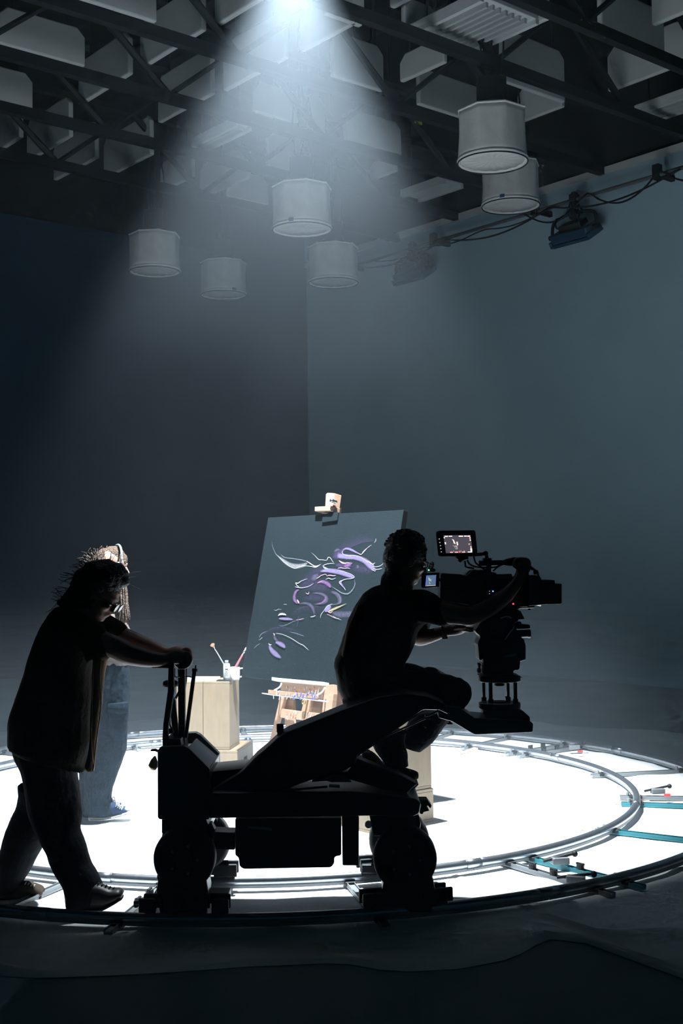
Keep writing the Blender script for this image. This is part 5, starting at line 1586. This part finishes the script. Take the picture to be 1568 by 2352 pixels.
for i in range(2): put('reflective_stripe', tube(NB(), [S(*ZF(312 + i * 26, 632 - i * 32), 5.904), S(*ZF(385 + i * 14, 628 - i * 30), 5.898)], .004, 6), M['grey'], sh2)
# hair: a knitted scarf and short curls
bm = NB()
k6 = .058 / 71.0
gball(bm, hd_.p(-.018, 0, .038), hd_.ax, (.104, .088, .094))
gball(bm, hd_.p(-.075, 0, -.005), hd_.ax, (.045, .070, .075))
for i in range(120):
    a_ = random.uniform(0, 6.283); b_ = random.uniform(-.1, 1.45)
    q = hd_.p(-.018 + .104 * math.cos(a_) * math.cos(b_), .088 * math.sin(a_) * math.cos(b_), .038 + .094 * math.sin(b_))
    if (q - hd_.c).dot(hd_.f) > .055: continue
    gball(bm, q, hd_.ax, (.0095, .0095, .009), 8)
skinned('hair', bm, M['hair'], op, .005, 1)
bm = NB()
loft(bm, Z6, [(372, 250, 440, 190, YO, .075), (368, 300, 450, 300, YO, .080), (378, 340, 470, 350, YO, .074), (352, 385, 500, 400, YO, .070), (348, 430, 520, 440, YO, .068)], n=16)
sc_ = skinned('neck_scarf', bm, mat('knitted scarf', (.020, .022, .022), .95, bump=1, bscale=70), op, .006, 2)
displace(sc_, .010, .02)
# glasses seen past the brow
for q in (-1, 1):
    pts = [(.098, q * .034 + .024 * math.cos(i * math.pi / 6), .0 + .020 * math.sin(i * math.pi / 6)) for i in range(12)]
    g = put('spectacle_frame', hd_.ring([(x + .012, y, z) for x, y, z in pts], .0028, 6, True), M['blackm'], op, smooth=True)
    put('lens', tube(NB(), [hd_.p(.1095, q * .034, 0), hd_.p(.111, q * .034, 0)], .0205, 16), M['lens'], g)
    put('temple', hd_.ring([(.108, q * .058, .006), (.04, q * .076, .008), (-.02, q * .078, -.002)], .0022, 6), M['blackm'], op)
q_ = S(*Z6(735, 715), 5.925)
wv = (S(*Z6(760, 702), 5.93) - S(*Z6(700, 716), 5.95)).normalized()
x_, y_ = frame_of(wv)
wc = S(*Z6(733, 708), 5.94)
put('wrist_watch', tube(NB(), [wc + (x_ * math.cos(i * math.pi / 8) + y_ * math.sin(i * math.pi / 8)) * .0315 for i in range(16)], .0045, 6, True), M['rubber'], op, smooth=True)
put('watch_face', cyl(NB(), wc + Vector((.0, -.004, -.034)), wc + Vector((0, -.004, -.026)), .014, 16), M['anod'], op)

# --- the grip pushing the dolly
YP = 5.74
pu = person('person with bushy dark hair and glasses in a long brown overshirt, pushing the dolly', S(*ZP(400, 2750), YP))
ph = Head(S(*ZP(752, 408), YP), (.84, -.10, -.54), (.54, 0, .84), 1.03)
bm = NB()
ph.skull(bm)
limb(bm, ZP, [(560, 600, YP, .065), (640, 530, YP, .058), (715, 450, YP, .056)], 14)
loft(bm, ZP, [(440, 560, 700, 640, YP, .12), (360, 680, 720, 760, YP, .15), (280, 850, 680, 900, YP, .13), (240, 1050, 600, 1080, YP, .13), (180, 1250, 580, 1280, YP, .14), (160, 1450, 590, 1480, YP, .15), (180, 1650, 560, 1680, YP, .14)], n=16)
limb(bm, ZP, [(620, 720, 5.60, .064), (760, 770, 5.57, .056), (870, 810, 5.56, .052), (960, 855, 5.57, .050), (1080, 885, 5.59, .043), (1180, 898, 5.61, .034), (1265, 895, 5.63, .027)])
limb(bm, ZP, [(640, 660, 5.86, .062), (800, 680, 5.87, .054), (920, 725, 5.87, .047), (1010, 765, 5.87, .046), (1120, 805, 5.86, .040), (1220, 840, 5.85, .031), (1290, 852, 5.84, .026)])
for hx, hy, y0, sgn in ((0, 0, 5.63, 1), (-2, -30, 5.84, -1)):
    limb(bm, ZP, [(1262 + hx, 893 + hy, y0, .027), (1310 + hx, 880 + hy, y0, .033), (1360 + hx, 878 + hy, y0, .034), (1385 + hx, 885 + hy, y0, .030)])
    for i in range(4):
        yy = y0 - .036 + .023 * i
        e_ = (0, 6, 3, -6)[i]
        limb(bm, ZP, [(1372 + hx, 866 + hy, yy, .0120), (1404 + hx + e_, 850 + hy, yy, .0112), (1426 + hx + e_, 878 + hy, yy, .0104), (1428 + hx + e_, 912 + hy, yy, .0098), (1405 + hx + e_, 946 + hy, yy, .0092), (1374 + hx, 962 + hy - i * 2, yy, .0082)], 8)
    yt = y0 + .030 * sgn
    limb(bm, ZP, [(1300 + hx, 905 + hy, yt, .014), (1328 + hx, 938 + hy, yt + .006 * sgn, .0115), (1352 + hx, 962 + hy, yt, .0095)], 8)
limb(bm, ZP, [(330, 1560, 5.70, .075), (390, 1800, 5.70, .066), (460, 2050, 5.68, .054), (540, 2350, 5.65, .044), (620, 2620, 5.64, .036)])
limb(bm, ZP, [(300, 1560, 5.80, .075), (290, 1800, 5.84, .066), (200, 2050, 5.88, .055), (110, 2350, 5.91, .042), (80, 2560, 5.93, .034)])
skinned('body', bm, M['skin'], pu, .006, 2)
ph.eyes(pu)
# overshirt, open in front, hanging down
bm = NB()
loft(bm, ZP, [(430, 500, 700, 600, YP, .09), (385, 540, 770, 640, YP, .15), (322, 640, 800, 740, YP, .185), (262, 770, 770, 830, YP, .185), (222, 880, 720, 930, YP, .17), (192, 1000, 700, 1010, YP, .165), (150, 1130, 695, 1140, YP, .17), (98, 1260, 690, 1280, YP, .18),
              (72, 1370, 686, 1400, YP, .19), (68, 1480, 684, 1530, YP, .195), (72, 1545, 640, 1680, YP, .19)], n=22)
limb(bm, ZP, [(600, 700, 5.62, .085), (680, 740, 5.585, .078), (730, 790, 5.575, .070), (760, 800, 5.57, .066)])
loft(bm, ZP, [(600, 740, 760, 700, 5.58, .06), (630, 850, 770, 800, 5.58, .062), (655, 930, 745, 835, 5.58, .058)], n=14)
limb(bm, ZP, [(640, 640, 5.86, .078), (760, 650, 5.87, .068), (830, 670, 5.87, .060), (880, 690, 5.87, .054)])
ov = skinned('overshirt', bm, M['shirt_shaded'], pu, .007, 3)
displace(ov, .012, .14)
# the two open fronts
for Yq, xs in ((5.60, 0), (5.82, 20)):
    bm = NB()
    loft(bm, ZP, [(720 + xs, 800, 812, 860, Yq, .05), (705 + xs, 900, 806, 900, Yq, .045), (696, 960, 792, 960, Yq, .045), (690, 1050, 780, 1050, Yq, .045), (688, 1150, 772, 1150, Yq, .045), (684, 1280, 756, 1280, Yq, .045), (680, 1400, 740, 1400, Yq, .045), (676, 1500, 730, 1500, Yq, .05),
                  (668, 1600, 720, 1600, Yq, .05), (640, 1690, 706, 1700, Yq, .05), (650, 1725, 700, 1742, Yq, .035)], n=16)
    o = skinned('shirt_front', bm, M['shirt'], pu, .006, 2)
    displace(o, .008, .10)
for x0 in (692, 744):
    put('hem_piping', tube(NB(), spline([S(*ZP(x0 + (16 if x0 > 700 else 8), 880), 5.545), S(*ZP(x0 + 4, 1050), 5.543), S(*ZP(x0 - (2 if x0 < 700 else -14), 1250), 5.54), S(*ZP(x0 - (8 if x0 < 700 else 20), 1500), 5.54), S(*ZP(700, 1735), 5.545)], 5), .0028, 6), M['brass'], pu, smooth=True)
bm = NB()
loft(bm, ZP, [(72, 1500, 660, 1560, YP, .185), (74, 1545, 650, 1640, YP, .185), (160, 1600, 640, 1700, YP, .17), (420, 1650, 660, 1738, YP, .14)], n=18)
skinned('shirt_tail', bm, M['shirt_shaded'], pu, .008, 2)
# collar
put('collar', tube(NB(), spline([S(*ZP(520, 520), 5.66), S(*ZP(450, 470), YP), S(*ZP(520, 520), 5.82), S(*ZP(640, 600), 5.83), S(*ZP(720, 650), YP), S(*ZP(640, 600), 5.65)], 4), .016, 8, True), M['shirt_shaded'], pu, smooth=True)
# trousers
bm = NB()
loft(bm, FULL, [(28, 1700, 180, 1740, 5.76, .17), (36, 1738, 178, 1762, 5.76, .17), (49, 1766, 176, 1785, 5.76, .17), (57, 1800, 180, 1812, 5.75, .165), (62, 1828, 184, 1838, 5.74, .15), (66, 1870, 186, 1878, 5.71, .12), (80, 1910, 184, 1906, 5.68, .10), (99, 1944, 200, 1946, 5.66, .095),
                (114, 1980, 209, 1980, 5.66, .09), (130, 2010, 222, 2004, 5.65, .088), (146, 2040, 232, 2030, 5.65, .086), (150, 2065, 236, 2052, 5.64, .08), (154, 2084, 224, 2076, 5.64, .07)], n=20)
loft(bm, FULL, [(44, 1800, 150, 1830, 5.82, .13), (42, 1845, 140, 1880, 5.86, .12), (16, 1898, 118, 1920, 5.88, .11), (2, 1950, 92, 1955, 5.90, .10), (-10, 2000, 70, 1995, 5.92, .095), (-14, 2035, 55, 2022, 5.93, .085), (-12, 2056, 50, 2040, 5.93, .075)], n=20)
tr = skinned('trousers', bm, M['trouser'], pu, .007, 3)
displace(tr, .016, .12)
# boots
def boot(par, pts_up, pts_sole, Y, wd, m, lab=None):
    bm = NB()
    loft(bm, ZL, [(a_, b_, c_, d_, Y, w_ * wd) for a_, b_, c_, d_, w_ in pts_up], n=16)
    o = skinned('boot', bm, M[m], par, .005, 2, lab)
    bm = NB()
    loft(bm, ZL, [(a_, b_, c_, d_, Y, w_ * wd) for a_, b_, c_, d_, w_ in pts_sole], n=14)
    put('sole', bm, M['rubber'], o, smooth=True)
    return o
b1 = boot(pu, [(300, 380, 305, 462, .8), (350, 360, 350, 466, .9), (400, 350, 400, 468, .95), (450, 352, 445, 466, 1.0), (500, 370, 480, 455, 1.05), (540, 372, 525, 430, 1.0), (557, 388, 550, 408, .7)],
          [(303, 452, 303, 472, .9), (380, 456, 380, 474, 1.0), (450, 456, 450, 472, 1.05), (500, 430, 506, 448, 1.05), (545, 408, 552, 420, .9)], 5.62, .050, 'shoe')
for i in range(5):
    x, y = 440 + i * 17, 352 + i * 5
    put('lace', tube(NB(), [S(*ZL(x, y), 5.60), S(*ZL(x + 6, y - 3), 5.62), S(*ZL(x + 10, y + 4), 5.64)], .003, 6), M['grey'] if i % 2 else M['rubber'], b1, smooth=True)
b2 = boot(pu, [(-10, 370, -8, 415, .8), (50, 350, 50, 420, .9), (110, 340, 105, 422, .95), (150, 348, 150, 420, 1.0), (185, 362, 182, 410, .9), (197, 378, 195, 398, .6)],
          [(-8, 410, -8, 424, .9), (80, 414, 80, 428, 1.0), (150, 412, 150, 426, 1.05), (192, 400, 192, 412, .8)], 5.92, .050, 'suede', 'greyish brown walking shoe')
for i in range(4):
    x, y = 112 + i * 13, 345 + i * 4
    put('lace', tube(NB(), [S(*ZL(x, y + 10), 5.885), S(*ZL(x + 5, y), 5.90), S(*ZL(x + 9, y + 2), 5.93)], .003, 6), M['label'], b2, smooth=True)
# hair
bm = NB()
for x, y, r in ((800, 292, .088), (740, 300, .098), (690, 345, .095), (650, 400, .085), (610, 420, .072), (560, 455, .060), (520, 490, .048), (850, 262, .062), (892, 268, .044), (915, 305, .036), (640, 300, .058), (600, 360, .050), (720, 240, .052), (790, 225, .050), (640, 480, .060)):
    gball(bm, S(*ZP(x, y), YP), (Vector((1, 0, 0)), Vector((0, 1, 0)), Vector((0, 0, 1))), (r, r * 1.05, r), 14)
hr_ = skinned('hair', bm, M['hair'], pu, .006, 2)
displace(hr_, .020, .035)
bm = NB()
rh = random.Random(11)
for i in range(150):
    x, y, r = rh.choice(((800, 292, .088), (740, 300, .098), (690, 345, .095), (650, 400, .085), (580, 440, .065), (520, 480, .05), (640, 300, .058), (720, 240, .052), (900, 290, .045)))
    c = S(*ZP(x, y), YP)
    d = Vector((rh.gauss(-.4, 1), rh.gauss(0, .6), rh.gauss(.35, .8))).normalized()
    e_ = d + Vector((rh.gauss(-.2, .5), rh.gauss(0, .5), rh.gauss(-.4, .5)))
    tube(bm, spline([c + d * r * .9, c + d * (r + .018) + e_ * .006, c + d * (r + .028) + e_ * .026], 3), [.0012] * 7, 3)
o = put('flyaway_strands', bm, M['hair'], pu); o['kind'] = 'stuff'
# glasses
for q in (-1, 1):
    pts = [(.108, q * .036 + .027 * math.cos(i * math.pi / 6), -.008 + .021 * math.sin(i * math.pi / 6)) for i in range(12)]
    g = put('spectacle_frame', ph.ring(pts, .0026, 6, True), M['anod'], pu, smooth=True)
    put('lens', tube(NB(), [ph.p(.107, q * .036, -.008), ph.p(.1085, q * .036, -.008)], .0235, 16), M['lens'], g)
    put('temple', ph.ring([(.106, q * .062, -.002), (.04, q * .076, .0), (-.02, q * .078, -.004)], .0024, 6), M['anod'], pu)

# --- the assistant standing behind
YW = 7.72
wo = person('person with long light brown hair, grey headphones and navy cargo trousers standing behind the grip', S(*ZP(760, 2050), YW))
wh_ = Head(S(*ZP(850, 190), YW), (.86, .48, -.16), (.15, .05, 1), 1.0)
bm = NB()
wh_.skull(bm)
limb(bm, ZP, [(790, 480, YW, .058), (805, 400, YW, .052), (830, 290, YW, .050)], 14)
loft(bm, ZP, [(700, 520, 890, 520, YW, .09), (680, 620, 925, 640, YW, .13), (690, 760, 935, 780, YW, .12), (700, 920, 925, 930, YW, .11), (690, 1050, 925, 1060, YW, .12), (690, 1180, 915, 1180, YW, .12)], n=16)
for yy, s in ((YW - .17, 0), (YW + .17, 20)):
    limb(bm, ZP, [(760 + s, 600, yy, .055), (750 + s, 760, yy, .045), (765 + s, 840, yy + .03, .038), (830 + s, 820, yy + .06, .032), (890 + s, 790, yy + .07, .026)])
    limb(bm, ZP, [(905 + s, 795, yy + .05, .026), (930 + s, 760, yy + .06, .028)])
    for i in range(4):
        limb(bm, ZP, [(930 + s, 760, yy + .03 + i * .018, .009), (942 + s, 735, yy + .03 + i * .018, .0085), (938 + s, 715, yy + .03 + i * .018, .0078)], 8)
    limb(bm, ZP, [(915 + s, 770, yy + .02, .010), (918 + s, 748, yy + .01, .009), (925 + s, 730, yy + .01, .008)], 8)
limb(bm, ZP, [(800, 1150, YW - .05, .070), (790, 1500, YW - .05, .050), (750, 1950, YW - .06, .034), (755, 2030, YW - .07, .030)])
limb(bm, ZP, [(790, 1150, YW + .07, .070), (760, 1500, YW + .09, .050), (700, 1950, YW + .09, .034), (700, 2015, YW + .09, .030)])
skinned('body', bm, M['skin2'], wo, .0065, 2)
wh_.eyes(wo)
bm = NB()
loft(bm, ZP, [(740, 470, 880, 480, YW, .07), (680, 530, 930, 560, YW, .15), (655, 620, 962, 660, YW, .185), (660, 720, 982, 720, YW, .18), (670, 850, 975, 860, YW, .16), (672, 940, 970, 940, YW, .15)], n=18)
tp = skinned('knit_top', bm, M['top'], wo, .007, 3)
displace(tp, .010, .10)
bm = NB()
loft(bm, ZP, [(668, 900, 966, 910, YW, .15), (664, 1050, 966, 1080, YW, .17), (640, 1250, 962, 1250, YW, .17), (630, 1400, 956, 1420, YW, .165), (626, 1560, 944, 1570, YW - .01, .15), (628, 1700, 910, 1680, YW - .03, .13), (632, 1850, 862, 1810, YW - .05, .11),
              (636, 1960, 835, 1920, YW - .06, .10), (645, 2040, 842, 1985, YW - .07, .09), (665, 2068, 860, 2050, YW - .07, .08)], n=22)
limb(bm, ZP, [(740, 1300, YW + .09, .11), (720, 1600, YW + .09, .10), (690, 1850, YW + .09, .085), (690, 2025, YW + .09, .07)])
cg = skinned('cargo_trousers', bm, M['cargo'], wo, .007, 3)
displace(cg, .020, .12)
put('cargo_pocket', loft(NB(), ZP, [(790, 1235, 962, 1228, YW - .12, .05), (786, 1300, 962, 1298, YW - .12, .055), (780, 1400, 950, 1395, YW - .12, .05), (776, 1490, 930, 1500, YW - .10, .045)], n=16), M['cargo'], cg, smooth=True)
put('pocket_flap', loft(NB(), ZP, [(792, 1224, 966, 1218, YW - .13, .045), (790, 1262, 964, 1262, YW - .135, .05), (792, 1298, 962, 1296, YW - .13, .045)], n=14), M['cargo'], cg, smooth=True)
bm = NB()
for (x, y, r) in ((800, 160, .086), (850, 140, .080), (760, 180, .070), (720, 190, .045), (900, 150, .050), (700, 200, .032), (740, 250, .06), (700, 330, .05), (690, 420, .05)):
    gball(bm, S(*ZP(x, y), YW + .01), (Vector((1, 0, 0)), Vector((0, 1, 0)), Vector((0, 0, 1))), (r, r, r), 14)
h2 = skinned('hair', bm, M['hair2'], wo, .006, 2)
displace(h2, .010, .03)
bm = NB()
rh = random.Random(5)
for i in range(70):                                     # long locks over the chest
    x0, dy = rh.uniform(895, 940), rh.uniform(-.05, .03)
    x1 = x0 + rh.uniform(0, 35)
    tube(bm, spline([S(*ZP(x0, 300), YW + dy - .05), S(*ZP(x0 + rh.uniform(-6, 18), 430), YW + dy - .08), S(*ZP(x1, 540), YW + dy - .10), S(*ZP(x1 + rh.uniform(-12, 14), rh.uniform(560, 640)), YW + dy - .10)], 4), .0042, 4)
for i in range(60):
    c = S(*ZP(rh.choice((760, 720, 800)), 180), YW)
    d = Vector((rh.gauss(-.6, .8), rh.gauss(0, .4), rh.gauss(.6, .6))).normalized()
    tube(bm, [c + d * .05, c + d * .095 + Vector((0, 0, .006)), c + d * .12 + Vector((rh.gauss(0, .01), 0, rh.gauss(-.01, .01)))], .0012, 3)
o = put('loose_locks', bm, M['hair2'], wo, smooth=True); o['kind'] = 'stuff'
pts = [(.010 + .0, .108 * math.cos(a_), .020 + .112 * math.sin(a_)) for a_ in [math.pi * i / 12 for i in range(13)]]
put('headphone_band', wh_.ring(pts, .0075, 8), M['plastic'], wo, smooth=True)
for q in (-1, 1):
    put('ear_cup', tube(NB(), [wh_.p(0, q * .078, -.010), wh_.p(0, q * .086, -.010), wh_.p(0, q * .108, -.010), wh_.p(0, q * .112, -.010)], [.030, .036, .034, .026], 20), M['anod'], wo, smooth=True)
# canvas sneaker
def sneaker(dx, dyp, Y):
    bm = NB()
    loft(bm, ZP, [(665 + dx, 1990 + dyp, 668 + dx, 2072 + dyp, Y, .036), (740 + dx, 1985 + dyp, 740 + dx, 2076 + dyp, Y, .040), (830 + dx, 1965 + dyp, 830 + dx, 2070 + dyp, Y, .042), (890 + dx, 1985 + dyp, 895 + dx, 2060 + dyp, Y, .044), (940 + dx, 2008 + dyp, 945 + dx, 2050 + dyp, Y, .044), (962 + dx, 2020 + dyp, 965 + dx, 2045 + dyp, Y, .04)], n=16)
    o = skinned('sneaker', bm, M['navy'], wo, .005, 2)
    bm = NB()
    loft(bm, ZP, [(668 + dx, 2072 + dyp, 672 + dx, 2106 + dyp, Y, .040), (760 + dx, 2074 + dyp, 760 + dx, 2108 + dyp, Y, .044), (860 + dx, 2058 + dyp, 864 + dx, 2092 + dyp, Y, .048), (940 + dx, 2030 + dyp, 945 + dx, 2070 + dyp, Y, .050), (985 + dx, 2020 + dyp, 988 + dx, 2056 + dyp, Y, .034)], n=16)
    put('rubber_sole', bm, M['white'], o, smooth=True)
    put('sole_line', tube(NB(), spline([S(*ZP(676 + dx, 2100 + dyp), Y - .045), S(*ZP(760 + dx, 2100 + dyp), Y - .048), S(*ZP(860 + dx, 2084 + dyp), Y - .051), S(*ZP(950 + dx, 2058 + dyp), Y - .048)], 4), .0014, 5), M['ink'], o)
    bm = NB()
    gball(bm, S(*ZP(958 + dx, 2018 + dyp), Y), (Vector((1, 0, 0)), Vector((0, 1, 0)), Vector((0, 0, 1))), (.024, .036, .013), 14)
    put('toe_cap', bm, M['white'], o, smooth=True)
    for i in range(4):
        x, y = 868 + dx + i * 14, 1976 + dyp + i * 9
        put('shoelace', tube(NB(), spline([S(*ZP(x, y + 26), Y - .040), S(*ZP(x + 6, y + 6), Y - .030), S(*ZP(x + 14, y + 2), Y), S(*ZP(x + 22, y + 18), Y + .02)], 3), .0032, 6), M['white'], o, smooth=True)
    put('lace_bow', tube(NB(), spline([S(*ZP(880 + dx, 1990 + dyp), Y - .035), S(*ZP(870 + dx, 1966 + dyp), Y - .04), S(*ZP(886 + dx, 1960 + dyp), Y - .04), S(*ZP(896 + dx, 1992 + dyp), Y - .04), S(*ZP(922 + dx, 2000 + dyp), Y - .045), S(*ZP(915 + dx, 2014 + dyp), Y - .045), S(*ZP(892 + dx, 1998 + dyp), Y - .04)], 4), .003, 6), M['white'], o, smooth=True)
sneaker(0, 0, YW - .07)
sneaker(-28, -28, YW + .11)
